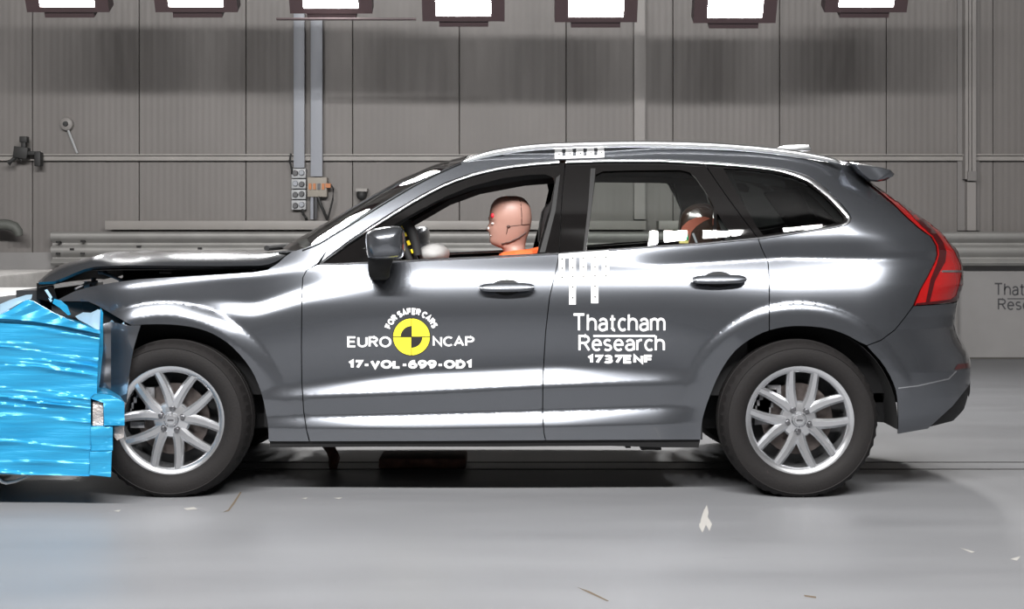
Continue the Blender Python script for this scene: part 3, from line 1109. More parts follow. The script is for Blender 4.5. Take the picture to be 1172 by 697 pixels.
def body(name, outline, m, parents, holes=(), both=True, sharp=32, **k):
    V, Fc = sheet(outline, holes, **k)
    res = [mesh_obj(name, V, Fc, m, parents[0], sharp=sharp)]
    if both:
        V, Fc = mirror_vf(V, Fc)
        res.append(mesh_obj(name, V, Fc, m, parents[1], sharp=sharp))
    return res


def pair(g, name, m, parents, **k):
    """a near-side shape and its mirror image"""
    r = [g.build(name, m, parents[0], **k)]
    g2 = MB(); g2.v, g2.f = list(g.v), list(g.f); g2.mirror()
    r.append(g2.build(name, m, parents[1], **k))
    return r


car = empty('car', (0.0, CARY, 0.0))
tag(car, 'dark grey crash test estate car with its nose crushed into the blue barrier', 'car')
CC = (car, car)

# ---- outlines in the frame
C_TOP = [(366, 302), (400, 277.5), (430, 257.5), (455, 241.5), (480, 226.5), (510, 211), (540, 200.3), (570, 193), (600, 188.7), (640, 185.3), (700, 183.6),
         (760, 183.8), (810, 186.5), (850, 189.5), (882, 193), (905, 197.3), (925, 204.5), (945, 219), (960, 234), (970, 246)]
C_BOT = [(972, 249.5), (970.5, 254), (964, 257.5), (946, 261), (910, 266.5), (868, 272.5), (800, 279), (740, 282.8), (640, 290), (560, 294), (460, 298.7), (385, 302)]
ARCH_F = [(307.5, 505), (307, 490), (305, 476), (299, 449), (287, 422), (266, 397), (245, 382.7), (225, 375.5), (204, 372), (185, 371), (166, 371.3), (151, 372.7)]
ARCH_R = [(802, 503), (803.8, 480), (812.4, 453), (824.4, 425.5), (841.7, 401), (865.8, 384), (890, 375.5), (917, 373), (952, 377), (983, 391), (1007, 411.7), (1023, 439), (1027.7, 463), (1028, 496)]
ARCH_F = smooth(ARCH_F, n=3)
ARCH_R = smooth(ARCH_R, n=3)
GAP_FF = [(362, 303), (351, 309), (346.5, 318), (345.5, 340), (345, 400), (345.5, 437), (347.5, 470), (351, 493), (354, 505)]
GAP_FR = [(640, 291.2), (636, 311), (629, 340), (624.5, 380), (621.5, 430), (621, 475), (622.5, 495), (624.5, 503.8)]
GAP_RQ = [(868, 273.8), (872, 285), (879, 300), (880.5, 320), (880.5, 377)]


def off_line(L, d):
    return [(x + d, y) for x, y in L]


top_fender = [(63, 344.5), (72, 340), (85, 333.5), (100, 329), (130, 323.3), (160, 319.6), (194, 317.6), (246, 314.6), (291, 311.6), (306, 309), (318, 301.5), (326, 294), (334, 288.5), (350, 283.8), (366, 277)]
fender = top_fender + [(376, 283.5), (363, 301.5)] + off_line(GAP_FF, -0.55)[1:] + ARCH_F + [(137, 364.5), (124, 357), (112, 350), (101, 345), (80, 344.8)]
near_f, far_f = body('front_fender', fender, M['paint'], CC, thick=0.02, creases=CREASES)

belt_off = 1.4
belt_f = [(640, 291.4), (560, 295.4), (460, 300.1), (385, 303.2), (363.5, 303.4)]
fd_out = off_line(GAP_FR, -0.55) + [(500, 504.6), (355, 505)] + list(reversed(off_line(GAP_FF, 0.55)))[1:-1] + list(reversed(belt_f))[0:-1]
near_fd, far_fd = body('front_door', fd_out, M['paint'], CC, creases=CREASES)
arch_door = [p for p in ARCH_R if p[0] <= 880]
rd_out = off_line(GAP_RQ, -0.55)[:-1] + [(879.9, 378.2)] + list(reversed(arch_door)) + [(800, 503), (700, 503.4)] + list(reversed(off_line(GAP_FR, 0.55))) + \
    [(740, 284.2), (800, 280.4)]
near_rd, far_rd = body('rear_door', rd_out, M['paint'], CC, creases=CREASES)

# uniside: A pillar, cant rail, quarter
cant_top = [(366, 277), (384, 266), (400, 256.5), (430, 237.5), (460, 219.5), (480, 208), (505, 195.5), (530, 185), (560, 177.2), (600, 172.2), (640, 169.8), (700, 168.6), (760, 168.6),
            (820, 170.6), (880, 176), (930, 183), (960, 187.5), (980, 191)]
arch_quarter = [p for p in ARCH_R if p[0] > 880.5 and p[0] < 990]
tail_in = [(993, 209), (1006.5, 220), (1020.5, 232), (1036.5, 248), (1051, 261), (1066, 272), (1071.5, 282), (1072.5, 291), (1070.5, 299), (1061.5, 317), (1053, 332), (1045.5, 349.5)]
c_in_top = [(x - (0.0), y - 2.2) for x, y in C_TOP]
uni = cant_top + [(988, 199), ] + off_line(tail_in, -0.6) + [(1036, 362), (1024, 377), (1008, 389), (992, 395)] + list(reversed(arch_quarter)) + \
    [(881.1, 377.4)] + list(reversed(off_line(GAP_RQ, 0.55)))[1:-1] + [(868.6, 274.2), (910, 268.2), (946, 262.8), (966, 259), (973, 255), (974.5, 249.5), (972, 244), (962, 231.5), (946.5, 216.5), (926, 202), (906, 195), (882, 190.8), (850, 187.3), (810, 184.3),
     (760, 181.6), (700, 181.4), (640, 183), (600, 186.4), (570, 190.6), (540, 197.8), (510, 208.4), (480, 223.7), (455, 238.5), (430, 254.3), (400, 274.4), (378, 291), (368, 299), (376, 283.5)]
near_q, far_q = body('quarter_panel', uni, M['paint'], CC, creases=CREASES)

# rear bumper
arch_b = [p for p in ARCH_R if p[0] >= 992]
bump = [(992.6, 396)] + [(1008.6, 390), (1024.6, 378), (1036.6, 363), (1046, 350.5), (1070, 349.2), (1090, 347.5), (1099, 345.5), (1097.6, 356), (1097.2, 373), (1100, 387), (1108.5, 404), (1111.6, 420), (1111.8, 438),
        (1090, 465), (1062, 490.5), (1028, 496.5)] + list(reversed(arch_b))[1:]
near_b, far_b = body('rear_bumper', bump, M['paint'], CC, creases=CREASES)
body('lower_diffuser', [(1111.8, 439), (1111.5, 452), (1107, 470), (1095, 482), (1063, 490), (1090.4, 465.6)], M['black'], (near_b, far_b), off=0.006)
body('bumper_reflector', [(1092, 423), (1096, 417), (1111, 415), (1110, 421)], M['tail_dark'], (near_b, far_b), off=-0.003, thick=0.003, step=(3, 2))
body('crease_highlight', [(1028, 443.6), (1050, 441), (1085, 433), (1094, 424), (1095, 425.2), (1086, 434.4), (1050, 442.2), (1028, 444.8)], M['chrome'], (near_b, far_b), off=-0.0015, thick=0.002, step=None)  # bright strip painting the highlight along the bumper crease

# black sill strip below the doors
sill = [(308, 505.8), (355, 505.8), (500, 505.4), (624, 504.6), (700, 504.2), (802, 503.8), (800, 513), (760, 513), (700, 511.5), (560, 512.5), (420, 512.5), (308, 513)]
body('side_skirt', sill, M['black'], CC, off=0.012, thick=0.05)
# lower exhaust / bracket lumps under the sill
g = MB()
for px0, px1, yb in ((716, 722, 512.8), (734, 757, 515.2)):
    a, c = at(px0, yb, .12), at(px1, 508, .12)
    g.box(a[0], c[0], .12, .34, a[2], c[2])
g.build('jacking_bracket', M['black'], car, smooth=False)

# tail lights
tl = [(1009.5, 209), (1024, 219.4), (1036.5, 229), (1053, 241.8), (1070.5, 254.5), (1084, 266.5), (1094.5, 278.8), (1103, 287.5), (1107.5, 304.8), (1107, 325.4), (1100.5, 340), (1096, 344), (1090, 345.4), (1070, 347.6), (1046.5, 349.5)] + list(reversed(off_line(tail_in, 0.3)))[1:]
near_t, far_t = body('tail_light', tl, M['tail'], CC, off=-0.004, thick=0.03, step=(3, 3))
body('dark_divider', [(998, 209.6), (1009, 209.4), (1023, 219.6), (1033, 228.5), (1030, 231), (1042, 240), (1056, 252), (1069, 265), (1078, 277), (1082, 288), (1081, 300), (1074, 312), (1069, 322), (1063, 346), (1058.5, 346.6), (1064, 320), (1071, 303), (1074, 291), (1072.6, 281), (1067, 271.2), (1054, 259.5), (1046, 251), (1038, 242), (1027, 232), (1024, 231)],
     M['tail_dark'], (near_t, far_t), off=-0.006, thick=0.003, step=(4, 4))
body('chrome_line', [(1077, 309.6), (1103, 309.4), (1103, 311.6), (1077, 311.8)], M['chrome'], (near_t, far_t), off=-0.0065, thick=0.003, step=None)
body('dark_edge', [(1070, 254.8), (1083.5, 267), (1094, 279.3), (1102.5, 288), (1107, 304.8), (1106.6, 325.4), (1100, 340), (1095.5, 343.8), (1090, 345.2), (1070, 347.4), (1047, 349.2), (1048, 347), (1070, 344.6), (1087, 342.4), (1093, 338), (1097, 325), (1099.5, 312), (1098.5, 303), (1092, 289), (1083, 276)],
     M['tail_dark'], (near_t, far_t), off=-0.0056, thick=0.003, step=(4, 4))

# ---- window frames, glass and bright trim
F_OPEN = [(411, 286), (425, 275), (450, 257), (480, 239.5), (510, 224), (540, 212), (575, 203), (605, 199), (624, 198.5), (633, 202), (635, 210), (629, 238), (620, 268), (614.5, 290.3), (560, 292.6), (470, 296.6), (408, 299.3)]
R_OPEN = [(682, 199), (690, 195), (720, 194), (778, 193.5), (789, 196), (797, 203), (808, 219), (817.5, 236), (816, 276.5), (740, 281.2), (671, 286)]
R_OPEN2 = [(821, 243), (835, 265), (841, 274.3), (820, 276.2)]
Q_OPEN = [(828, 191.5), (850, 192.5), (882, 196), (905, 200.5), (923, 207.5), (942, 222), (957, 237), (966, 248), (966, 252), (958, 255), (910, 263.3), (874, 268.5), (866, 258)]
fr_outer = [(369, 301.2)] + [p for p in C_TOP if 366 < p[0] <= 640] + [(646.5, 185.2), (642.5, 225), (639.4, 289.6)] + [(560, 293.6), (460, 298.3), (385, 301.6)]
nf = body('window_frame', fr_outer, M['black_gloss'], (near_fd, far_fd), holes=[F_OPEN], off=0.008, thick=0.035, step=(6, 4))
rr_outer = [(647.7, 185.2), (700, 184), (760, 184.2), (806, 186.6), (830, 222), (852, 252), (867.3, 272.4), (800, 278.6), (740, 282.4), (640.6, 289.6), (643.7, 225)]
nr = body('window_frame', rr_outer, M['black_gloss'], (near_rd, far_rd), holes=[R_OPEN, R_OPEN2], off=0.008, thick=0.035, step=(6, 4))
q_outer = [(807.2, 186.8), (850, 189.8), (882, 193.3), (905, 197.6), (925, 205), (945, 219.4), (960, 234.4), (970.5, 248), (969, 253.6), (962, 257.3), (946, 260.7), (910, 266.2), (868.6, 272.2), (853, 251.5), (831, 221.5)]
body('quarter_window_frame', q_outer, M['black_gloss'], (near_q, far_q), holes=[Q_OPEN], off=0.008, thick=0.03, step=(6, 4))
def grow(poly, d):
    c = np.mean(np.array(poly), 0)
    return [tuple(c + (np.array(p) - c) * (1 + d / max(8, np.hypot(*(np.array(p) - c))))) for p in poly]


body('door_glass', grow(R_OPEN, 1.5), M['clear'], (near_rd, far_rd), off=0.016, thick=0.0, step=(6, 4))
body('fixed_side_glass', grow(R_OPEN2, 1.2), M['clear'], (near_rd, far_rd), off=0.016, thick=0.0, step=(5, 4))
body('quarter_glass', grow(Q_OPEN, 1.5), M['tint'], (near_q, far_q), off=0.014, thick=0.0, step=(6, 4))
# satin stripe on the front door window's rear edge and on the rear door frame
body('frame_edge', [(636.5, 203), (641, 199), (636, 240), (624, 288), (617.5, 288.6), (631, 240)], M['black'], (near_fd, far_fd), off=0.005, thick=0.004, step=(4, 4))
body('frame_edge', [(676, 192), (681.5, 192), (679.5, 215), (671, 286), (667.5, 286.3), (673.5, 232)], M['black'], (near_rd, far_rd), off=0.005, thick=0.004, step=(4, 4))


def ribbon(line, w, off, h=0.006):
    """bright strip laid along a line on the flank"""
    P = np.array(densify(line, 4.0, closed=False))
    T = np.gradient(P, axis=0)
    T /= np.linalg.norm(T, axis=1)[:, None]
    N = np.stack([-T[:, 1], T[:, 0]], 1)
    ws = np.interp(np.linspace(0, 1, len(P)), np.linspace(0, 1, len(w)), w)[:, None] if hasattr(w, '__len__') else w
    rows = []
    for s, dy in ((-1, h), (-0.85, -.001), (-.4, -.004), (0, -0.005), (.4, -.004), (0.85, -.001), (1, h)):
        rows.append(W(P + N * ws * s / 2) + np.array([0, off + dy, 0]))
    return MB().grid(np.array(rows))


pair(ribbon([p for p in smooth(C_TOP, n=3) if p[0] <= 647], [2.2, 3.6, 3.6, 3.6, 4.2], -0.003), 'top_trim', M['chrome'], (near_fd, far_fd))
pair(ribbon([(647.6, 185.1), (700, 183.6), (760, 183.8), (805.5, 186.3)], 4.0, -0.003), 'top_trim', M['chrome'], (near_rd, far_rd))
pair(ribbon([(806.8, 186.3)] + [p for p in smooth(C_TOP, n=3) if p[0] > 808] + smooth(C_BOT[:6], n=3), [4, 4, 4.6, 6.4, 6.6, 4.0, 3.2, 2.4, 2.4], -0.003), 'window_trim', M['chrome'], (near_q, far_q))
pair(ribbon([(867.6, 272.5), (800, 279), (740, 282.8), (641, 290)], 2.4, -0.003), 'belt_trim', M['chrome'], (near_rd, far_rd))
pair(ribbon([(639.6, 290.1), (560, 294), (460, 298.7), (385, 302), (366, 302.2)], 2.4, -0.003), 'belt_trim', M['chrome'], (near_fd, far_fd))

# ---- door handles
def handle(parents, px0, px1, pyc, pyl):
    # flat black patch painting the shade of the grip recess
    cx, rx = (px0 + px1) / 2 - 0.5, 17
    el = [(cx + rx * math.cos(a), pyc + 0.5 + 9.2 * math.sin(a)) for a in np.linspace(0, 2 * math.pi, 28, endpoint=False)]
    V, Fc = sheet(el, step=(4, 3), thick=0.0, off=-0.0015)
    o1 = mesh_obj('recess_shade', V, Fc, M['black'], parents[0])
    V, Fc = mirror_vf(V, Fc)
    mesh_obj('recess_shade', V, Fc, M['black'], parents[1])
    n = 15
    rings = []
    xs = np.linspace(px0, px1, n)
    base = W([(x, pyc + (pyl - pyc) * 0 - (x - cx) * 0.012) for x in xs])
    for i, x in enumerate(xs):
        u = 2 * i / (n - 1) - 1
        hh = 0.0195 * (1 - abs(u) ** 6) ** 0.5 * (1 - 0.14 * abs(u)) + 0.002
        dep = 0.034 + 0.008 * (1 - u * u)
        bx, by, bz = base[i]
        ring = []
        for k in range(12):
            a = 2 * math.pi * k / 12
            zz = hh * math.copysign(abs(math.sin(a)) ** 0.8, math.sin(a))
            ring.append((bx, by - dep + 0.40 * zz + 0.010 * math.copysign(abs(math.cos(a)) ** 0.8, math.cos(a)), bz + zz))
        rings.append(ring)
    g = MB()
    vs = [q for r in rings for q in r]
    fs = [(i * 12 + k, i * 12 + (k + 1) % 12, (i + 1) * 12 + (k + 1) % 12, (i + 1) * 12 + k) for i in range(n - 1) for k in range(12)]
    fs += [tuple(range(12)), tuple(range((n - 1) * 12, n * 12))]
    g.add(vs, fs)
    for i0 in (1, n - 2):
        bx, by, bz = base[i0]
        g.box(bx - .012, bx + .012, by - .034, by + .004, bz - .012, bz + .012)
    pair(g, 'door_handle', M['paint'], parents, sharp=50)


handle((near_fd, far_fd), 548, 612.5, 328.5, 328)
handle((near_rd, far_rd), 790.5, 854, 319.5, 319)


# ---- vinyl marks on the doors and roof rail
def decal(name, P2, faces, m, parent, off):
    return mesh_obj(name, W(np.array(P2), off), faces, m, parent, smooth=False)


def poly_decal(name, poly, m, parent, off, step=(3, 2.5), holes=()):
    V, Fc = sheet(poly, holes, step=step, thick=0.0, off=off, edge=3.0)
    return mesh_obj(name, V, Fc, m, parent, smooth=False)


EC = (471.0, 385.5)
circ = lambda r, a0=0.0, a1=360.0, n=48: [(EC[0] + r * math.cos(math.radians(a)), EC[1] - r * math.sin(math.radians(a))) for a in np.linspace(a0, a1, n, endpoint=(a1 - a0 < 360))]
poly_decal('emblem_outline', circ(21.9), M['black_dec'], near_fd, -0.0012)
poly_decal('emblem_disc', circ(20.9), M['yellow_dec'], near_fd, -0.0018)
poly_decal('emblem_quadrant', [EC] + circ(12.5, 90, 180, 12), M['black_dec'], near_fd, -0.0024)
poly_decal('emblem_quadrant', [EC] + circ(12.5, 270, 360 - 1e-6, 12), M['black_dec'], near_fd, -0.0024)
poly_decal('emblem_cross', [(470.5, 364.6), (471.5, 364.6), (471.5, 406.4), (470.5, 406.4)], M['black_dec'], near_fd, -0.0024)
poly_decal('emblem_cross', [(450.1, 385), (491.9, 385), (491.9, 386), (450.1, 386)], M['black_dec'], near_fd, -0.0024)
for s, box, bold, par in (('EURO', (397.5, 448, 397.4, 383.7), 0.17, near_fd), ('NCAP', (495.2, 543, 397.4, 383.7), 0.17, near_fd),
                          ('17-VOL-699-OD1', (399, 539.8, 423.4, 410.4), 0.27, near_fd),
                          ('Thatcham', (656.5, 761.5, 379.3, 358.6), 0.13, near_rd), ('Research', (662, 761, 402, 381.8), 0.13, near_rd),
                          ('1737ENF', (672.5, 746, 417.4, 404.6), 0.26, near_rd)):
    P, f = text_px(s, box[0], box[1], box[2], box[3], bold)
    decal('lettering', P, f, M['white_dec'], par, -0.0015)
poly_decal('lettering_bar', [(679, 383.3), (750, 383.3), (750, 385.6), (679, 385.6)], M['white_dec'], near_rd, -0.0015)
P, f = text_px('FOR SAFER CARS', 0, 1, 0, 1, 0.27)
ang = np.radians(160.0 + (21.5 - 160.0) * P[:, 0])
rad = 25.4 + 8.8 * P[:, 1]
decal('lettering', np.stack([EC[0] + rad * np.cos(ang), EC[1] - rad * np.sin(ang)], 1), f, M['white_dec'], near_fd, -0.0015)

for i, (xa, xb, yb) in enumerate(((639.6, 646.6, 320), (651.4, 659, 348.6), (663.6, 671.6, 319.5), (676.6, 684.8, 347), (689, 697, 318))):
    yt = 290.6 - 0.06 * (xa - 640) * 1.15
    par = near_rd
    poly_decal('scale_strip', [(xa, yt), (xb, yt - .4), (xb, yb), (xa, yb)], M['white_dec'], par, -0.0015)
    ys = [296.6, 307.2, 317.6] + ([329.4, 341.6] if yb > 330 else [])
    for q in ys:
        q = q - 0.035 * (xa - 640) - (0.4 if i else 0)
        xc = (xa + xb) / 2
        poly_decal('scale_arrow', [(xc - 1.6, q), (xc + 1.2, q - 1.5), (xc + 1.2, q + 1.5)], M['black_dec'], par, -0.0022, step=None)
poly_decal('strip_highlight', [(647, 290), (689, 286.6), (689, 292.6), (647, 296)], M['white_dec'], near_rd, -0.0014)  # white band painting the highlight that joins the strip tops
slots = [[(643.2 + 12.2 * i, 169.8 - .1 * i), (647.4 + 12.2 * i, 169.8 - .1 * i), (647.2 + 12.2 * i, 178.9 - .3 * i), (643.4 + 12.2 * i, 179.2 - .3 * i)] for i in range(4)]
poly_decal('scale_strip', [(635, 170.2), (691.5, 169.1), (691.5, 180.3), (635, 182)], M['white_dec'], near_q, -0.0018, holes=slots)
for i in range(5):
    xc, yc = 639.6 + 12.2 * i, 176.8 - 0.5 * i
    poly_decal('scale_arrow', [(xc - 1.4, yc), (xc + 1.2, yc - 1.3), (xc + 1.2, yc + 1.3)], M['black_dec'], near_q, -0.0026, step=None)

# ---- roof, rails, windscreen, bonnet
def loft(near, centre, nu=13, power=2.0, m=60):
    """surface from a near-side edge (3-D points) across the centre to its mirror image"""
    A = np.array(near, float); Bc = np.array(centre, float)
    def res(P):
        d = np.r_[0, np.cumsum(np.linalg.norm(np.diff(P, axis=0), axis=1))]
        t = np.linspace(0, d[-1], m)
        return np.stack([np.interp(t, d, P[:, i]) for i in range(3)], 1)
    A, Bc = res(A), res(Bc)
    cols = []
    for u in np.linspace(-1, 1, 2 * nu - 1):
        w = np.abs(u) ** power
        p = Bc * (1 - w) + A * w
        y = CARY + (A[:, 1] - CARY) * abs(u) * (1 if u < 0 else -1)
        p[:, 1] = y
        cols.append(p)
    return np.array(cols)


rc = [at(x, y, CARY) for x, y in smooth([(538, 179), (570, 173), (600, 169.2), (650, 166), (720, 165.2), (800, 167.5), (880, 174), (940, 182), (985, 190)], n=4)]
rn = W(smooth([(530, 185.2), (560, 177.4), (600, 172.4), (640, 170), (700, 168.8), (760, 168.8), (820, 170.8), (880, 176.2), (930, 183.2), (960, 187.7), (980, 191)], n=4))
G = loft(rn, rc)
roof = MB().grid(G).build('roof', M['paint'], car)
G2 = G.copy()[1:-1]; G2[:, :, 2] -= 0.035
MB().grid(G2).build('roof_lining', M['lining'], car)

rail_px = smooth([(527, 187.5), (540, 182), (560, 176), (585, 171.5), (612, 168.4), (640, 166.8), (700, 165.2), (760, 165.2), (820, 167.2), (880, 172), (925, 178.2), (950, 183), (962, 187)], n=3)
YR = 0.37
rp_ = [at(x, y, YR) for x, y in rail_px]
rr = np.interp(np.linspace(0, 1, len(rp_)), [0, .06, .2, .8, .95, 1], [.005, .012, .0165, .0165, .012, .004])
pair(MB().tube(rp_, list(rr), 10), 'roof_rail', M['rail'], CC, sharp=60)
# antenna pad / rail end stop on the roof
a = at(890, 173.5, .55); c = at(926, 165.5, .55)
g = MB().prism([(a[0], a[2]), (at(891, 0, .55)[0], at(0, 168.5, .55)[2]), (at(897, 0, .55)[0], at(0, 166.6, .55)[2]), (at(916, 0, .55)[0], at(0, 166, .55)[2]), (at(924, 0, .55)[0], at(0, 166, .55)[2]), (at(927, 0, .55)[0], at(0, 172.5, .55)[2])], .50, .60)
mesh_obj('roof_antenna', g.v, g.f, M['rail'], car, bevel=0.006)

# windscreen
wc = [at(x, y, CARY) for x, y in ((328, 282.5), (365, 261), (400, 240.5), (430, 222.5), (460, 205.5), (500, 188.5), (538, 179))]
wn_px = [(338, 287.5), (352, 283), (366, 277), (384, 266), (400, 256.5), (430, 237.5), (460, 219.5), (480, 208), (505, 195.5), (530, 185)]
wn = W(wn_px)
G = loft(wn, wc, nu=13, power=2.2)
ws_ = MB().grid(G).build('windscreen', M['screen'], car)
ns = G.shape[1]
band = G[:, int(ns * 0.90):].copy(); band[:, :, 2] += 0.002; band[:, :, 0] -= 0.002
MB().grid(band).build('header_band', M['black_gloss'], ws_)
# black strip and mirror housing behind the glass, scuttle at the bottom
lowb = G[:, :4].copy(); lowb[:, :, 2] += 0.002
MB().grid(lowb).build('lower_band', M['black_gloss'], ws_)
cw = at(470, 207, CARY)
MB().ball((cw[0] + .10, CARY, cw[2] - .05), (.05, .11, .04)).build('interior_mirror', M['dark'], ws_)
pair(ribbon(smooth([(346, 286.5), (366, 278.6), (384, 267.5), (400, 258), (430, 239), (460, 221), (480, 209.5), (505, 197), (528, 187)], n=3), [1.2, 1.4, 1.4, 1.4], -0.003), 'pillar_seal', M['black'], CC)
# wiper / scuttle
g = MB().tube([at(305, 284, .45), at(330, 281.5, .75), at(340, 280, 1.2)], .014)
g.box(at(305, 0, .6)[0], at(333, 0, .6)[0], .32, 1.58, 0.98, 1.085)
g.build('scuttle', M['dark'], car, smooth=False)

# bonnet, buckled
bn_px = [(44, 323), (62, 322), (74, 317.5), (85, 312.5), (97, 308), (108, 305.3), (122, 304.5), (143, 303.6), (170, 304), (200, 304.3), (250, 304.5), (298, 304), (308, 302.5), (318, 298.5), (327, 292)]
Yn = np.interp([p[0] for p in bn_px], [44, 110, 200, 327], [0.34, 0.26, 0.21, 0.19])
bn = [at(x, y, yy) for (x, y), yy in zip(bn_px, Yn)]
bc_px = [(78, 316), (82, 310), (88, 304.5), (97, 299.5), (108, 295.8), (120, 293), (135, 291), (150, 289.5), (175, 288.2), (200, 287.4), (250, 286.8), (300, 286.3), (320, 286.2), (330, 286.4)]
bc = [at(x, y, CARY) for x, y in bc_px]
G = loft(bn, bc, nu=33, power=6.5, m=90)
# buckle: a ridge and a hollow across the bonnet, plus small dents
ridge_x = at(126, 0, .6)[0]
for i in range(G.shape[0]):
    for j in range(G.shape[1]):
        x, y, z = G[i, j]
        e = 1 - (2 * i / (G.shape[0] - 1) - 1) ** 8
        dzz = 0.012 * math.exp(-((x - ridge_x) / .05) ** 2) - 0.008 * math.exp(-((x - ridge_x - .16) / .09) ** 2)
        dzz += 0.004 * math.sin(9 * x + 4 * y) * math.sin(7 * y) * math.exp(-((x + 1.9) / .4) ** 2)
        G[i, j, 2] += dzz * e
top = MB().grid(G)
bonnet = top.build('bonnet', M['paint'], car, sharp=60)
# folded lower edge of the bonnet
low = G[[0, 0, 0]].copy()
low[1, :, 1] += 0.015; low[1, :, 2] -= 0.012
low[2, :, 1] += 0.06; low[2, :, 2] -= 0.014
MB().grid(low).build('bonnet_edge', M['paint'], bonnet)
under = G[1:-1].copy(); under[:, :, 2] -= 0.03
MB().grid(under).build('bonnet_underside', M['dark'], bonnet)

# engine bay behind the open gap
g = MB()
g.box(-2.02, -1.12, 0.30, 1.60, 0.50, 0.90)
g.box(-1.16, -1.10, 0.22, 1.68, 0.30, 1.03)
g.box(-2.0, -1.12, 0.92, 0.97, 0.5, 1.055)  # added blocker plate, stops pale background showing through the bonnet gap
g.box(-2.02, -1.12, 0.24, 0.30, 0.45, 0.93)
g.box(-2.02, -1.12, 1.60, 1.66, 0.45, 0.93)
g.build('engine_bay', M['dark'], car, smooth=False)
g = MB().box(-1.95, -1.62, .62, 1.25, .90, .985)
mesh_obj('engine_cover', g.v, g.f, M['dark'], car, bevel=.02)
for (x0, y0, x1, y1, Y) in ((182, 310.5, 196, 313.5, .42), (112, 310, 121, 314, .5), (96, 322, 103, 330, .4), (104, 318, 108, 326, .42), (289, 307, 293, 310, .3)):
    a, c = at(x0, y1, Y), at(x1, y0, Y)
    g = MB().box(a[0], c[0], Y, Y + .03, a[2], c[2])
    mesh_obj('engine_fitting', g.v, g.f, M['alu'], car, bevel=.004)
g = MB().tube([at(118, 312, .42), at(128, 316, .40), at(140, 321, .38), at(150, 325, .36)], .008)
g.tube([at(86, 331, .36), at(98, 325, .40), at(112, 322, .42)], .007)
g.build('engine_hose', M['alu'], car)

# crushed front end: headlamp shell, slam panel, bumper skin
g = MB()
g.add([at(42, 324, .40), at(52, 324, .36), at(62, 330, .34), at(66, 344, .33), at(56, 345, .36), at(42, 342, .42), at(44, 324, .75), at(62, 326, .72), at(68, 344, .70), at(44, 344, .75)],
      [(0, 1, 6), (1, 7, 6), (1, 2, 7), (2, 3, 8, 7), (3, 4, 9, 8), (4, 5, 9), (5, 0, 6, 9), (0, 5, 4, 3, 2, 1)])
g.build('crushed_headlamp', M['black_gloss'], car, smooth=False)
g = MB()
g.box(at(44, 0, .8)[0], at(70, 0, .8)[0], .45, 1.6, .55, .93)
g.box(at(66, 0, .5)[0], -1.9, .40, 1.55, .35, .86)
g.build('front_crossmember', M['dark'], car, smooth=False)
g = MB()
g.add([at(51, 332, .325), at(54, 331, .325), at(60, 340, .32), at(58, 343, .32)], [(0, 1, 2, 3)])
g.add([at(55, 341, .30), at(60, 343.5, .30), at(58, 346, .30)], [(0, 1, 2)])
g.build('headlamp_highlight', M['foil_pale'], car, smooth=False)  # pale facets painting the highlight on the crushed headlamp

bs = [(117, 371), (126, 368.5), (136, 370), (147, 373), (161, 372.5), (157, 384), (152.5, 400), (149, 420), (146.5, 440), (144, 461), (128, 453), (113, 449), (113, 420), (115.5, 390)]
def bumper_surf(P):
    P = np.asarray(P)
    u = (P[:, 0] - 113) / 48
    y = -0.012 + 0.022 * (1 - u) ** 1.5 + 0.012 * np.sin(P[:, 1] / 9.0) * (1 - u) + 0.02 * np.exp(-((P[:, 0] - 128) / 6) ** 2)
    return np.array([at(a, c, yy) for (a, c), yy in zip(P, y)])


V, Fc = sheet(bs, step=(4, 5), thick=0.012, surf=bumper_surf)
mesh_obj('front_bumper', V, Fc, M['paint'], car)
g = MB()
g.add([at(122, 372, .16), at(128, 366, .15), at(131, 369, .15), at(127, 374, .15)], [(0, 1, 2, 3)])
g.add([at(139, 371, .07), at(142, 368, .07), at(143, 376, .07), at(140, 379, .07)], [(0, 1, 2, 3)])
g.build('bumper_shard', M['foil_pale'], car, smooth=False)
# dark sheet painting in the shaded cavity below the fender tip
g = MB()
pts = [(66, 345.5), (101, 346), (124, 358), (151, 374), (160, 373), (140, 376), (118, 368), (104, 361), (88, 358), (76, 352)]
g.add([at(x, y, .30 - .0019 * (x - 66)) for x, y in pts], [tuple(range(len(pts)))])
g.build('cavity_shade', M['dark'], car, smooth=False)

# ---- spoiler, tailgate and rear end
sp = [(970, 186.3), (985, 188.6), (1004, 191.3), (1016, 195), (1020.5, 199.5), (1019, 202.5), (1010, 207.3), (1001, 208.6), (991, 207.6), (980, 199)]
rows = []
for y in np.r_[0.355, np.linspace(0.375, 2 * CARY - 0.375, 15), 2 * CARY - 0.355]:
    u = (y - CARY) / (CARY - 0.36)
    k = (7.42) / F
    rows.append([((px - CX) * k + 0.035 * (1 - u * u), y, CZ - (py - HY) * k + 0.012 * (1 - u * u)) for px, py in sp])
R_ = np.array(rows)
g = MB()
n_ = len(sp)
g.add(R_.reshape(-1, 3), [(i * n_ + j, i * n_ + (j + 1) % n_, (i + 1) * n_ + (j + 1) % n_, (i + 1) * n_ + j) for i in range(16) for j in range(n_)] +
      [tuple(range(n_)), tuple(range(16 * n_, 17 * n_))])
for i, u_ in ((0, .8), (16, .8)):
    c_ = R_[i].mean(0)
    for j in range(n_):
        p = Vector(g.v[i * n_ + j])
        g.v[i * n_ + j] = tuple(Vector(c_) + (p - Vector(c_)) * u_)
g.build('rear_spoiler', M['paint'], car, sharp=60)

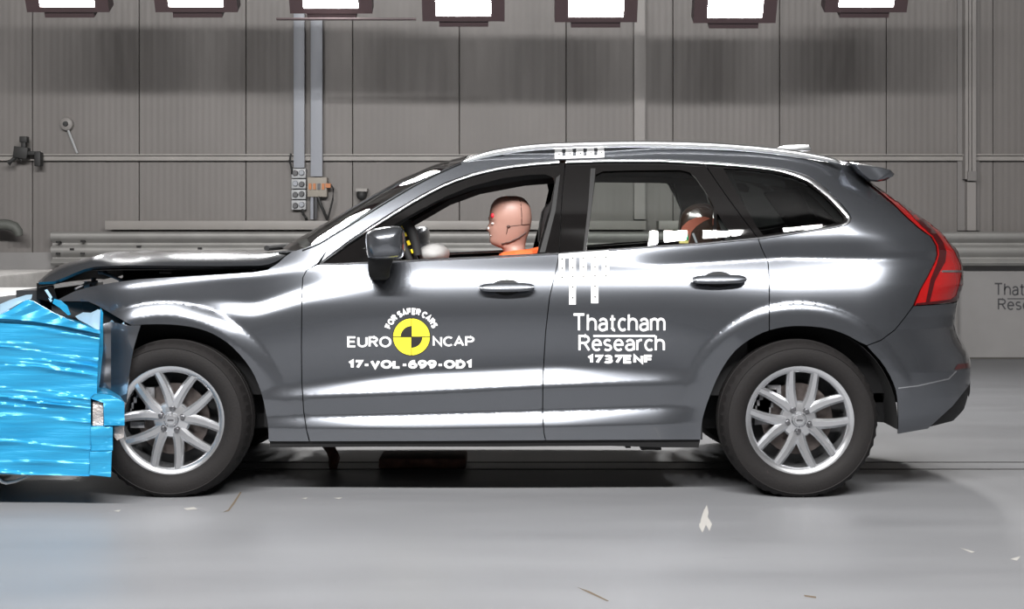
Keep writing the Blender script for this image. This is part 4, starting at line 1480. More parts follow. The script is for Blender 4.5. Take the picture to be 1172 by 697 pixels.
def rear_rows(zs, bulge):
    rows = []
    for z in zs:
        xe = float(np.interp(z, xe_z, xe_x))
        xs = xe - 0.012
        ys = float(np.clip(S(xs, z), .2, .6))
        r = []
        for u in np.linspace(-1, 1, 21):
            y = CARY + u * (CARY - ys)
            r.append((xs + bulge * (1 - abs(u) ** 2.2), y, z))
        rows.append(r)
    return np.array(rows)


MB().grid(rear_rows(np.linspace(0.88, 1.16, 9), 0.09)).build('tailgate', M['paint'], car)
MB().grid(rear_rows(np.linspace(1.16, 1.50, 9), 0.08)).build('rear_window', M['tint'], car)
MB().grid(rear_rows(np.linspace(0.50, 0.88, 11), 0.10)).build('rear_bumper_skin', M['paint'], car)
MB().grid(rear_rows(np.linspace(0.42, 0.50, 4), 0.07)).build('rear_valance', M['black'], car)

# ---- wing mirrors
def wing_mirror(parents):
    n, m = 13, 20
    # housing: outline in (x,z) at several depths
    prof = [(419, 268), (423, 264), (432, 261), (444, 259), (455, 258.5), (461, 261), (463.5, 270), (463.5, 285), (461, 294), (452, 297), (436, 298), (424, 297), (419.5, 291), (418, 280)]
    prof = smooth(prof, closed=True, n=2)
    c = np.mean(np.array(prof), 0)
    g = MB()
    rows = []
    for y, s in ((0.10, 0.55), (0.06, 0.82), (0.0, 0.97), (-0.06, 1.0), (-0.11, 0.97), (-0.15, 0.86), (-0.175, 0.62), (-0.185, 0.25)):
        rows.append([at(c[0] + (px - c[0]) * s, c[1] + (py - c[1]) * s, y) for px, py in prof])
    R = np.array(rows)
    nn = len(prof)
    g.add(R.reshape(-1, 3), [(i * nn + j, i * nn + (j + 1) % nn, (i + 1) * nn + (j + 1) % nn, (i + 1) * nn + j) for i in range(len(rows) - 1) for j in range(nn)] + [tuple(range(nn)), tuple(range((len(rows) - 1) * nn, len(rows) * nn))])
    ms = pair(g, 'wing_mirror', M['paint'], parents, sharp=50)
    g = MB()
    rows = []
    for px0, px1, py, y0, y1 in ((421, 452, 294, -.10, .10), (421, 449, 300, -.09, .10), (421.5, 446.5, 310, -.06, .10), (422.5, 445.5, 317, -.03, .10), (426, 442, 320.5, 0, .10)):
        rows.append([at(px0, py, y0), at(px1, py, y0), at(px1, py, y1), at(px0, py, y1)])
    R = np.array(rows)
    g.add(R.reshape(-1, 3), [(i * 4 + j, i * 4 + (j + 1) % 4, (i + 1) * 4 + (j + 1) % 4, (i + 1) * 4 + j) for i in range(4) for j in range(4)] + [(0, 1, 2, 3), (16, 17, 18, 19)])
    pair(g, 'mirror_foot', M['black'], ms, bevel=.004)
    # indicator line and lower shell on the housing
    g = MB()
    g.tube([at(427, 280, -.162), at(436, 277.6, -.172), at(446, 277.2, -.174), at(455, 278.4, -.168), at(459, 281.5, -.155), at(459, 288, -.148)], .0022, 6)
    pair(g, 'shell_joint', M['black'], ms)


wing_mirror(CC)
# black mirror sail behind the mirror
body('mirror_sail', [(383, 301), (397, 290), (412, 284.5), (420, 285), (422, 298.5), (400, 300.3)], M['black_gloss'], (near_fd, far_fd), off=0.002, thick=0.02, step=(5, 4))


# ---- wheels
def wheel(c, face, phase, caliper_a):
    """c: centre on the outer rim plane; face=-1 looks to the camera side"""
    x, y, z = c
    def Y(d): return y - face * d if face < 0 else y - d
    s = 1.0 if face < 0 else -1.0          # depth direction into the car
    P = lambda prof: [(r, s * h) for r, h in prof]
    Rr, Rt = 0.252, 0.367
    w = empty('wheel', (x, y, z), car)
    # tyre
    prof = [(0.238, 0.020), (0.247, -0.004), (0.262, -0.020), (0.285, -0.030), (0.312, -0.031), (0.330, -0.026), (0.333, -0.0285), (0.3365, -0.024), (0.350, -0.010), (0.3585, 0.006), (0.3635, 0.030),
            (0.3645, 0.052), (0.355, 0.054), (0.355, 0.062), (0.366, 0.064), (0.367, 0.094), (0.357, 0.096), (0.357, 0.106), (0.367, 0.108), (0.366, 0.140), (0.356, 0.142), (0.356, 0.150),
            (0.3645, 0.152), (0.3585, 0.195), (0.340, 0.222), (0.300, 0.232), (0.250, 0.215), (0.238, 0.19)]
    n = 96
    g = MB().lathe(P(prof), n, 'y', (x, y, z))
    m_ = len(prof)
    v = [list(p) for p in g.v]
    for k in range(n):
        if k % 2 == 0:
            for j in (8, 9, 10):               # shoulder tread notches
                a = 2 * math.pi * k / n
                rr_ = prof[j][0] - (0.0, 0.008, 0.010)[j - 8] if j > 8 else prof[j][0] - 0.004
                v[k * m_ + j][0] = x + rr_ * math.cos(a)
                v[k * m_ + j][2] = z + rr_ * math.sin(a)
    for p in v:
        if p[2] < 0.003: p[2] = 0.003
    g.v = [tuple(p) for p in v]
    g.build('tyre', M['tyre'], w, sharp=28)
    # rim
    prof = [(0.243, 0.03), (0.252, 0.012), (0.2525, 0.0), (0.248, -0.006), (0.238, -0.004), (0.225, 0.004), (0.219, 0.012), (0.217, 0.03), (0.218, 0.09), (0.212, 0.18)]
    MB().lathe(P(prof), 80, 'y', (x, y, z)).build('rim', M['alloy'], w, sharp=30)
    # spokes: five pairs
    for k in range(5):
        for sgn in (-1, 1):
            vtx = math.radians(phase + 72 * k)
            arm = vtx + sgn * math.radians(22.5)
            p0 = Vector((0.060 * math.cos(vtx + sgn * .12), 0, 0.060 * math.sin(vtx + sgn * .12)))
            p1 = Vector((0.236 * math.cos(arm), 0, 0.236 * math.sin(arm)))
            mid = Vector((0.13 * math.cos(vtx + sgn * .19), 0, 0.13 * math.sin(vtx + sgn * .19)))
            gg = MB()
            rings = []
            N_ = 7
            for i in range(N_):
                t = i / (N_ - 1)
                p = p0 * (1 - t) ** 2 + mid * 2 * t * (1 - t) + p1 * t * t
                d = ((mid - p0) * 2 * (1 - t) + (p1 - mid) * 2 * t).normalized()
                nrm = Vector((-d.z, 0, d.x))
                hw = (0.026 * (1 - t) + 0.0185 * t)
                cr = 0.007 + 0.004 * t
                dep = 0.018 - 0.016 * t                 # spokes rise outwards to the lip
                ring = []
                for q, dd in ((-1, 0.040), (-1.0, 0.012), (-0.45, 0.0), (0.45, 0.0), (1.0, 0.012), (1, 0.040)):
                    pt = p + nrm * (hw * q)
                    ring.append((x + pt.x, y + s * (dep + dd), z + pt.z))
                rings.append(ring)
            vs = [q for r_ in rings for q in r_]
            fs = [(i * 6 + j, i * 6 + (j + 1) % 6, (i + 1) * 6 + (j + 1) % 6, (i + 1) * 6 + j) for i in range(N_ - 1) for j in range(6)] + [tuple(range(6)), tuple(range((N_ - 1) * 6, N_ * 6))]
            gg.add(vs, fs).build('spoke', M['alloy'], w, sharp=25)
    MB().lathe(P([(0.0, 0.006), (0.028, 0.007), (0.033, 0.012), (0.036, 0.020), (0.058, 0.022), (0.078, 0.026), (0.086, 0.036), (0.086, 0.06)]), 40, 'y', (x, y, z)).build('hub', M['alloy'], w)
    MB().lathe(P([(0.0, 0.002), (0.022, 0.003), (0.0255, 0.007)]), 24, 'y', (x, y, z)).build('centre_cap', M['alloy'], w)
    g = MB().box(x - .014, x + .014, y + s * 0.0022 - .0006, y + s * 0.0022 + .0006, z - .005, z + .004)
    g.build('cap_badge', M['nut'], w, smooth=False)
    for k in range(5):
        a = math.radians(phase + 72 * k)
        cx, cz = x + 0.054 * math.cos(a), z + 0.054 * math.sin(a)
        g = MB().lathe(P([(0.0, 0.004), (0.008, 0.005), (0.0100, 0.009), (0.0105, 0.020)]), 12, 'y', (cx, y, cz))
        g.lathe(P([(0.0105, 0.0205), (0.0165, 0.0205), (0.0165, 0.024)]), 16, 'y', (cx, y, cz))
        g.build('wheel_nut', M['nut'], w)
    MB().lathe(P([(0.07, 0.075), (0.165, 0.075), (0.165, 0.10), (0.07, 0.10)]), 48, 'y', (x, y, z)).build('brake_disc', M['steel'], w)
    a = math.radians(caliper_a)
    g = MB()
    for da in np.linspace(-0.42, 0.42, 6):
        cx, cz = x + 0.165 * math.cos(a + da), z + 0.165 * math.sin(a + da)
        g.box(cx - .032, cx + .032, y + s * .055 if s > 0 else y - .12, y + s * .12 if s > 0 else y - .055, cz - .03, cz + .03)
    g.build('brake_caliper', M['caliper'], w, smooth=False)
    MB().lathe(P([(0.0, 0.13), (0.216, 0.13)]), 32, 'y', (x, y, z)).build('dust_shield', M['dark'], w)
    return w


zw = 0.352
xf, xr = (195 - CX) * 7.055 / F, (915.3 - CX) * 7.055 / F
wheel((xf, 0.055, zw), -1, 84, 160)
wheel((xr, 0.055, zw), -1, 48.9, 155)
wheel((xf, 2 * CARY - 0.055, zw), 1, 30, 160)
wheel((xr, 2 * CARY - 0.055, zw), 1, 10, 155)

# wheel arch liners, floor pan and sills
for (ax, az, r0, r1) in ARCH:
    g = MB()
    r = r0 + 0.012
    rows = []
    for a in np.radians(np.linspace(-4, 184, 40)):
        rows.append([(ax + rr_ * math.cos(a), yy, az + rr_ * math.sin(a)) for rr_, yy in ((r - .004, .085), (r, .10), (r, .36), (0.10, .36))])
    g.grid(np.array(rows))
    pair(g, 'wheel_arch_liner', M['liner'], CC)
g = MB()
g.box(-1.12, 0.86, 0.16, 1.74, 0.262, 0.30)
g.box(-1.95, 1.75, 0.40, 1.50, 0.27, 0.33)
g.box(1.70, 2.10, 0.36, 1.54, 0.40, 0.48)
g.build('floor_pan', M['black'], car, smooth=False)
g = MB().box(-1.12, 0.88, 0.12, 0.17, 0.255, 0.60)
pair(g, 'door_sill', M['dark'], CC, smooth=False)
g = MB().tube([(-.6, 1.3, .24), (.8, 1.3, .24), (1.1, 1.2, .26), (1.9, 1.2, .30)], .03)
g.build('exhaust_pipe', M['rust'], car)

# ---- cabin
zb = 1.04
door_in = []
for nm, x0, x1 in (('front', -0.95, 0.16), ('rear', 0.20, 1.10)):
    g = MB().box(x0, x1, 0.205, 0.26, 0.45, zb - .01)
    pair(g, 'door_card', M['interior'], (near_fd, far_fd) if nm == 'front' else (near_rd, far_rd), smooth=False)
g = MB()
prof = [(-1.12, .60), (-1.12, 1.03), (-.98, 1.075), (-.70, 1.06), (-.60, 1.0), (-.58, .85), (-.70, .62)]
g.prism(prof, .26, 1.64)
mesh_obj('dashboard', g.v, g.f, M['interior'], car, bevel=.015)
# boot floor, parcel cover, quarter interior
g = MB().box(1.16, 2.02, .34, 1.56, 1.00, 1.03)
g.build('load_cover', M['dark'], car, smooth=False)
g = MB().box(1.12, 1.95, .30, .36, .45, 1.03)
pair(g, 'boot_side', M['dark'], CC, smooth=False)
# pillars inside: the trim behind the B and C pillars
for pts in ([(643, 188), (668, 188), (664, 286), (632, 289)], [(800, 187), (838, 188), (872, 270), (834, 274)], [(925, 206), (966, 200), (1010, 250), (968, 255)]):
    V, Fc = sheet(pts, step=(8, 8), thick=0.03, off=0.055)
    mesh_obj('pillar_trim', V, Fc, M['interior'], car)
    V, Fc = mirror_vf(V, Fc)
    mesh_obj('pillar_trim', V, Fc, M['interior'], car)
for L in ([(378, 291), (400, 276), (430, 255), (460, 237.5), (500, 214.5), (540, 199.5), (600, 188.2), (640, 185), (700, 183.5), (780, 184), (840, 188), (900, 196)],):
    top_ = W(L, 0.05); bot = W([(x + 3, y + 8) for x, y in L], 0.075)
    g = MB().grid(np.array([top_, bot, bot + np.array([0, .05, .03])]))
    pair(g, 'header_trim', M['interior'], CC)


def seat_block(name, x0, x1, y0, y1, zlist, parent, lean, m=None):
    """upright pad made of rounded slabs: zlist (z, thickness, inset)"""
    g = MB()
    rows = []
    for z, th, ins in zlist:
        xc = x0 + (z - zlist[0][0]) * lean
        ring = []
        for k in range(20):
            a = 2 * math.pi * k / 20
            cs, sn = math.cos(a), math.sin(a)
            ring.append((xc + th / 2 * math.copysign(abs(cs) ** .7, cs), (y0 + y1) / 2 + ((y1 - y0) / 2 - ins) * math.copysign(abs(sn) ** .5, sn), z))
        rows.append(ring)
    R = np.array(rows)
    g.add(R.reshape(-1, 3), [(i * 20 + k, i * 20 + (k + 1) % 20, (i + 1) * 20 + (k + 1) % 20, (i + 1) * 20 + k) for i in range(len(rows) - 1) for k in range(20)] +
          [tuple(range(20)), tuple(range((len(rows) - 1) * 20, len(rows) * 20))])
    return g.build(name, m or M['seat'], parent, sharp=60)


for y0 in (0.33, 1.05):
    y1 = y0 + 0.52
    s_ = seat_block('front_seat', 0.05, 0, y0, y1, [(.42, .16, .06), (.46, .22, .02), (.60, .22, .0), (.85, .20, .01), (1.00, .17, .04), (1.08, .13, .10), (1.10, .08, .14)], car, 0.30)
    g = MB().box(-.44, .06, y0 + .01, y1 - .01, .33, .49)
    mesh_obj('seat_cushion', g.v, g.f, M['seat'], s_, bevel=.05)
    g = MB().box(-.30, .05, y0 + .06, y1 - .06, .272, .33)
    mesh_obj('seat_base', g.v, g.f, M['dark'], s_, bevel=.01)
    seat_block('headrest', 0.185, 0, y0 + .12, y1 - .12, [(1.13, .06, .06), (1.16, .10, .01), (1.25, .11, .0), (1.32, .10, .01), (1.36, .06, .06)], s_, 0.12)
    g = MB()
    for yy in (y0 + .2, y1 - .2):
        g.tube([(.235, yy, 1.05), (.20, yy, 1.18)], .007, 8)
    g.build('headrest_post', M['chrome'], s_)
rb = seat_block('rear_seat', 1.02, 0, .36, 1.54, [(.48, .16, .04), (.55, .20, .0), (.80, .18, .0), (.97, .14, .02), (1.01, .08, .06)], car, 0.22)
g = MB().box(.55, 1.02, .37, 1.53, .30, .52)
mesh_obj('seat_cushion', g.v, g.f, M['seat'], rb, bevel=.05)
for yc in (.60, .95, 1.30):
    seat_block('headrest', 1.165, 0, yc - .12, yc + .12, [(1.02, .05, .05), (1.05, .085, .01), (1.12, .09, .0), (1.165, .06, .04)], rb, 0.1)

# steering wheel and airbag
YSW = 0.58
cs = Vector(at(468.5, 289, YSW))
tl_ = math.radians(24)
sw_empty = None
def sw_pt(a, r, d=0.0):
    # wheel plane: tilted so that its top leans forward
    e1 = Vector((0, 1, 0)); e2 = Vector((-math.sin(tl_), 0, math.cos(tl_))); n_ = Vector((math.cos(tl_), 0, math.sin(tl_)))
    return tuple(cs + e1 * (r * math.cos(a)) + e2 * (r * math.sin(a)) + n_ * d)


g = MB()
N_, K_ = 48, 10
rings = []
for i in range(N_):
    a = 2 * math.pi * i / N_
    rings.append([sw_pt(a, 0.182 + 0.0165 * math.cos(2 * math.pi * k / K_), 0.0165 * math.sin(2 * math.pi * k / K_)) for k in range(K_)])
g.add([q for r in rings for q in r], [(i * K_ + k, i * K_ + (k + 1) % K_, ((i + 1) % N_) * K_ + (k + 1) % K_, ((i + 1) % N_) * K_ + k) for i in range(N_) for k in range(K_)])
swo = g.build('steering_wheel', M['interior'], car, sharp=60)
g = MB()
for a in (math.pi * 0.02, math.pi * 0.98, math.pi * 1.5):
    g.tube([sw_pt(a, 0.03, -.03), sw_pt(a, 0.18, 0)], .014, 8)
g.tube([sw_pt(0, 0, -.05), tuple(Vector(sw_pt(0, 0, -.05)) - Vector((math.cos(tl_), 0, math.sin(tl_))) * .25)], .035, 12)
g.build('steering_column', M['interior'], swo)
for i, a in enumerate((-118, -93, -68, -43)):
    pass
for i, px_py in enumerate(((462, 260.5), (465.5, 268), (469, 277.5), (473, 287))):
    p = Vector(at(*px_py, YSW - .17))
    g = MB()
    hs = .011 + .002 * (i == 2)
    R = Matrix.Translation(p) @ Matrix.Rotation(math.radians(-20), 4, 'Y')
    g.box(-hs * 1.0, hs * 1.0, -.012, .012, -hs * .9, hs * .9, R)
    mesh_obj('tape_mark', g.v, g.f, M['yellow_tape'], swo, bevel=.002)
# rim arc on the near side that carries the tape, part of the airbag cover seen edge on
g = MB().tube([at(456, 262, YSW - .12), at(460, 256, YSW - .15), at(466, 257, YSW - .165), at(471, 266, YSW - .17), at(475, 278, YSW - .172), at(478, 292, YSW - .172)], [.014, .024, .03, .028, .024, .02], 10)
g.build('rim_grip', M['interior'], swo, sharp=60)
ab = Vector(at(497, 292, YSW - .05))
g = MB().ball(tuple(ab), (.075, .17, .058), 20, 12)
v = []
for p in g.v:
    q = Vector(p) - ab
    s = 1 + 0.10 * math.sin(9 * q.y * 6) * math.cos(30 * q.x) + 0.05 * math.sin(60 * q.z)
    v.append(tuple(ab + q * s))
g.v = v
g.build('airbag', M['airbag'], car, sharp=80)

# ------------------------------------------------------------------ crash test dummy
YDm = 0.56
dm = empty('crash_test_dummy', (0.0, YDm, 0.49))
tag(dm, 'crash test dummy with bare tan head and orange suit in the driving seat', 'dummy')
HR = [(224.3, 580, 590, .010), (225.2, 573.5, 595.5, .033), (227.3, 568.5, 600, .049), (230.5, 565, 603, .060), (235, 562.3, 606, .070), (240, 561, 607.6, .076), (246, 560.3, 608.4, .079),
      (250, 560, 608.6, .079), (252.5, 560.6, 608.4, .078), (255.5, 561, 608, .076), (259, 560.4, 607.5, .073), (263, 560, 606.6, .070), (266, 560.3, 605.5, .067), (268.5, 560, 604.5, .064), (271, 560.9, 603.6, .061),
      (273.5, 560.3, 602.8, .057), (276.5, 560.6, 602, .052), (279.5, 562.5, 601.3, .047), (282, 568, 601, .045), (284, 574, 601, .048), (288, 577, 601.5, .051), (294, 578, 603, .054), (300, 578, 605, .06)]
N_ = 40
rows = []
for py, fx, bx, hw in HR:
    c0, a0 = (fx + bx) / 2, (bx - fx) / 2
    ring = []
    for k in range(N_):
        a = 2 * math.pi * k / N_
        cs_, sn_ = math.cos(a), math.sin(a)
        e = 1.0
        X = c0 - a0 * math.copysign(abs(cs_) ** e, cs_)
        x, _, z = at(X, py, YDm)
        y = YDm + hw * math.copysign(abs(sn_) ** e, sn_)
        # nose, brow, eye hollows, lips
        fw = max(0, cs_)
        dn = math.exp(-((py - 262) / 2.8) ** 2) * 0.016 + math.exp(-((py - 257) / 4) ** 2) * 0.006
        x -= dn * math.exp(-((y - YDm) / .013) ** 2) * fw
        x -= 0.0045 * math.exp(-((py - 250.5) / 2.2) ** 2) * math.exp(-(abs(y - YDm) / .045) ** 4) * fw
        for sy in (-1, 1):
            x += 0.009 * math.exp(-((py - 255.8) / 2.6) ** 2) * math.exp(-((y - YDm - sy * .032) / .014) ** 2) * fw
        ring.append((x, y, z))
    rows.append(ring)
R_ = np.array(rows)
g = MB().add(R_.reshape(-1, 3), [(i * N_ + k, i * N_ + (k + 1) % N_, (i + 1) * N_ + (k + 1) % N_, (i + 1) * N_ + k) for i in range(len(HR) - 1) for k in range(N_)] + [tuple(range(N_)), tuple(range((len(HR) - 1) * N_, len(HR) * N_))])
head = g.build('head', M['skin'], dm, sharp=60)
def head_y(px, py):
    i = int(np.argmin([abs(r[0] - py) for r in HR]))
    _, fx, bx, hw = HR[i]
    u = np.clip(((fx + bx) / 2 - px) / ((bx - fx) / 2), -1, 1)
    return YDm - hw * math.sqrt(max(0, 1 - u * u))


def seam_line(name, pts, r, m):
    P = densify(pts, 2.5, closed=False)
    MB().tube([at(x, y, head_y(x, y) - .0005) for x, y in P], r, 6).build(name, m, head)


seam_line('scalp_seam', [(593, 226), (596, 232), (597, 244), (597, 257)], .0022, M['seam'])
seam_line('scalp_seam', [(584, 259), (597, 257.5), (606, 256.5)], .0018, M['seam'])
seam_line('jaw_seam', [(574, 279.5), (584, 277), (594, 272), (602, 266)], .0045, M['seam'])
seam_line('jaw_seam', [(581, 261), (579.5, 268)], .002, M['seam'])
MB().ball((at(582, 259.4, 0)[0] * 0 + at(582, 259.4, head_y(582, 259.4))[0], head_y(582, 259.4), at(582, 259.4, head_y(582, 259.4))[2]), (.009, .004, .008), 12, 8).build('ear_hole', M['seam'], head)
p = at(563.8, 247, head_y(563.8, 247)); MB().ball(p, (.010, .012, .013), 12, 8).build('red_mark', M['redp'], head)
p = at(558.2, 261.5, YDm - .006); MB().ball((p[0] + .006, p[1], p[2]), (.009, .011, .009), 12, 8).build('nose_mark', M['whitep'], head)
p = at(561, 269.5, YDm - .012); MB().ball((p[0] + .006, p[1], p[2]), (.008, .016, .004), 12, 8).build('mouth', M['whitep'], head)
for sy in (-1, 1):
    p = at(563.4, 256, YDm)
    MB().ball((p[0] + .002, YDm + sy * .034, p[2]), (.008, .011, .0055), 12, 8).build('eye', M['whitep'], head)

# body: one skinned surface
def skin_body(name, joints, links, m, parent, sub=2, root=0):
    me = bpy.data.meshes.new(name)
    o0 = Vector(org_of(parent))
    me.from_pydata([tuple(Vector(j[:3]) - o0) for j in joints], links, [])
    o = bpy.data.objects.new(name, me)
    COL.objects.link(o)
    sk = o.modifiers.new('skin', 'SKIN')
    sk.use_smooth_shade = True
    for v, j in zip(me.skin_vertices[0].data, joints):
        v.radius = (j[3], j[4] if len(j) > 4 else j[3])
    me.skin_vertices[0].data[root].use_root = True
    ss = o.modifiers.new('sub', 'SUBSURF')
    ss.levels = ss.render_levels = sub
    dg = bpy.context.evaluated_depsgraph_get()
    nm = bpy.data.meshes.new_from_object(o.evaluated_get(dg))
    bpy.data.objects.remove(o)
    nm.polygons.foreach_set('use_smooth', [True] * len(nm.polygons))
    nm.materials.clear(); nm.materials.append(m)
    r = bpy.data.objects.new(name, nm)
    COL.objects.link(r)
    r.parent = parent
    WORG[r.name] = tuple(o0)
    return r


yd = YDm
J = [(-.14, yd, .60, .12, .15), (-.08, yd, .74, .11, .14), (0.0, yd, .90, .115, .16), (.045, yd, 1.01, .08, .12), (.055, yd, 1.085, .052),
     (.03, yd - .17, 1.00, .062), (-.12, yd - .235, .84, .048), (-.29, yd - .19, .93, .038), (-.37, yd - .165, .985, .026),
     (.03, yd + .17, 1.00, .062), (-.12, yd + .235, .84, .048), (-.29, yd + .19, .93, .038), (-.37, yd + .165, .985, .026),
     (-.20, yd - .10, .58, .085), (-.58, yd - .12, .68, .066), (-.80, yd - .11, .42, .045), (-.86, yd - .10, .345, .04),
     (-.20, yd + .10, .58, .085), (-.58, yd + .12, .68, .066), (-.80, yd + .11, .42, .045), (-.86, yd + .10, .345, .04)]
Lk = [(0, 1), (1, 2), (2, 3), (3, 4), (3, 5), (5, 6), (6, 7), (7, 8), (3, 9), (9, 10), (10, 11), (11, 12), (0, 13), (13, 14), (14, 15), (15, 16), (0, 17), (17, 18), (18, 19), (19, 20)]
skin_body('body', J, Lk, M['suit'], dm)
for sy in (-1, 1):
    hx, hy, hz = -.37, yd + sy * .165, .985
    J = [(hx, hy, hz, .027, .02), (hx - .045, hy, hz + .03, .034, .018), (hx - .075, hy, hz + .045, .030, .016)]
    Lk = [(0, 1), (1, 2)]
    for q, (dy, ln) in enumerate(((-.028, .055), (-.010, .065), (.009, .062), (.027, .050))):
        i = len(J)
        J += [(hx - .088, hy + dy, hz + .048, .0095), (hx - .088 - ln * .55, hy + dy, hz + .040, .0085), (hx - .088 - ln * .75, hy + dy, hz + .040 - ln * .45, .0075)]
        Lk += [(2, i), (i, i + 1), (i + 1, i + 2)]
    i = len(J)
    J += [(hx - .045, hy - sy * .035, hz + .03, .011), (hx - .075, hy - sy * .052, hz + .04, .0095), (hx - .10, hy - sy * .050, hz + .035, .008)]
    Lk += [(1, i), (i, i + 1), (i + 1, i + 2)]
    skin_body('hand', J, Lk, M['skin'], dm, sub=1)
    fx, fy, fz = -.86, yd + sy * .10, .33
    skin_body('shoe', [(fx + .03, fy, fz + .0, .045, .04), (fx - .06, fy, fz - .005, .045, .035), (fx - .16, fy, fz + .01, .04, .028)], [(0, 1), (1, 2)], M['seam'], dm, sub=1)
MB().tube([(.13, yd - .03, 1.115), (.09, yd - .085, 1.105), (.02, yd - .095, 1.10), (-.035, yd - .06, 1.092), (-.045, yd, 1.088), (-.035, yd + .06, 1.092), (.02, yd + .095, 1.10), (.09, yd + .085, 1.105), (.13, yd + .03, 1.115)], .024, 8).build('collar', M['suit'], dm)

# ------------------------------------------------------------------ child seat on the rear seat
YCS = 0.60
cse = empty('child_seat', (0.95, YCS, 0.52))
tag(cse, 'glossy dark child seat with reddish brown cover behind the rear door window', 'child seat')
pr = [(779, 300), (778, 285), (777.5, 266), (779, 252), (783, 243), (790, 237), (799, 234), (808, 234), (815, 236.5), (822, 242), (826, 252), (826, 300)]
pr = smooth(pr, n=3)
rows = []
for dy, s in ((-.15, .90), (-.13, 1.0), (-.05, 1.03), (.05, 1.03), (.13, 1.0), (.15, .90)):
    c0 = np.array((803, 285.0))
    rows.append([at(*(c0 + (np.array(p) - c0) * s), YCS + dy) for p in pr])
R_ = np.array(rows)
g = MB().grid(R_)
n_ = len(pr)
g.f += [tuple(range(n_)), tuple(range(5 * n_, 6 * n_))]
g.build('shell', M['cs_shell'], cse, sharp=50)
band_ = [(778, 277), (778.3, 266), (781, 259), (788, 252.5), (797, 249), (807, 248), (813, 250), (806, 253), (797, 259), (791, 266), (789, 277)]
g = MB()
g.add([at(x, y, YCS - .152) for x, y in band_] + [at(x, y, YCS - .12) for x, y in band_], [tuple(range(11))] + [(i, (i + 1) % 11, 11 + (i + 1) % 11, 11 + i) for i in range(11)])
g.build('cover', M['cs_red'], cse, smooth=False)
pxbox('tag', 777.5, 270, 788, 278.5, YCS - .157, YCS - .15, M['cs_yel'], cse, bevel=.001)
pxbox('tag', 783, 268.5, 788, 275, YCS - .162, YCS - .157, M['cs_tag'], cse, bevel=.001)
MB().tube([at(793, 267, YCS - .157), at(797, 277, YCS - .157), at(799, 288, YCS - .157)], .006, 6).build('strap', M['duct'], cse)
g = MB().box(.66, .99, YCS - .2, YCS + .2, .522, .72)
mesh_obj('seat_base', g.v, g.f, M['cs_shell'], cse, bevel=.04)

# ------------------------------------------------------------------ deformable barrier
BY = -0.24          # near end face of the barrier
bar = empty('deformable_barrier', (-2.6, 0.26, 0.0))
tag(bar, 'crushed bright blue foil wrapped barrier with torn corner against the car nose', 'barrier')
top_px = [(-60, 366), (-20, 365), (0, 363.5), (20, 365), (40, 367.5), (60, 370.5), (80, 374), (100, 377.5), (114.5, 380.5)]
def bar_face():
    nx, nz = 46, 120
    crease = sorted(rng.uniform(0, 1, 26))
    amps = rng.uniform(.003, .010, 26)
    slopes = rng.uniform(-.03, .05, 26)
    G = np.zeros((nz, nx, 3))
    for j in range(nx):
        u = j / (nx - 1)
        px = -60 + u * 172
        pt = np.interp(px, [p[0] for p in top_px], [p[1] for p in top_px])
        pb = 541 + 4 * u
        for i in range(nz):
            t = i / (nz - 1)
            py = pt + (pb - pt) * t
            right = np.interp(py, [378, 410, 450, 456, 545], [114.5, 112.5, 111, 104, 103.5])
            p = px if u < 1 else right
            p = -60 + u * (right + 60)
            d = 0.0
            for c_, a_, s_ in zip(crease, amps, slopes):
                q = t - c_ - s_ * (u - .5) - .006 * math.sin(9 * u + 40 * c_)
                w = math.sin(7 * u + 31 * c_) * .5 + .7
                if -.001 < q < .03:
                    d += a_ * max(.1, w) * (1 - q / .03)
                elif -.008 < q <= -.001:
                    d += a_ * max(.1, w) * (1 + (q + .001) / .007)
            d += .008 * math.sin(3.1 * u + 5 * t) + .004 * math.sin(11 * u + 23 * t)
            G[i, j] = at(p, py, BY + .02 - d)
    return G


G = bar_face()
g = MB().grid(G)
# top, bottom, right side and back, closing the block
def strip(edge, dx):
    e2 = edge.copy(); e2[:, 1] = 0.76; e2[:, 0] += dx
    return np.array([edge, e2])


fade = np.linspace(0, -.36, G.shape[1])
g.grid(strip(G[0], fade)); g.grid(strip(G[-1], fade)); g.grid(strip(G[:, -1], -.36)); g.grid(strip(G[:, 0], 0))
bk = np.array([strip(G[0], fade)[1], strip(G[-1], fade)[1]])
g.grid(bk)
g.build('core_block', M['foil'], bar, sharp=22)
bx0 = float(G[0, 0, 0])
o = MB().box(-2.62, bx0 - .004, BY + .0, .765, .06, .90)
mesh_obj('backing_plate', o.v, o.f, M['pipe'], bar, bevel=.005)
# folded top sheet
P = [(-60, 366), (-30, 364), (0, 360.5), (12, 354.5), (29, 343.8), (33, 343.2), (38, 345), (48, 350.5), (60, 357.5), (75, 364.5), (90, 370), (102, 374.5), (114.5, 378.5), (114.5, 381.5), (98, 378.3), (80, 374.6), (60, 371.2), (40, 368.2), (20, 365.8), (0, 364.6)]
def sheet_surf(Q):
    Q = np.asarray(Q)
    tt = np.interp(Q[:, 0], [p[0] for p in top_px], [p[1] for p in top_px])
    h = np.clip(tt - Q[:, 1], -2, 40)
    y = BY - .012 + .010 * h * (7 / F) * 252 / 25 + 0.01 * np.sin(Q[:, 0] / 6.0 + Q[:, 1] / 4.0) * np.clip(h / 8, 0, 1)
    return np.array([at(a, c, yy) for (a, c), yy in zip(Q, y)])


V, Fc = sheet(P, step=(4, 3), thick=0.012, surf=sheet_surf)
mesh_obj('top_sheet', V, Fc, M['foil'], bar, sharp=25)
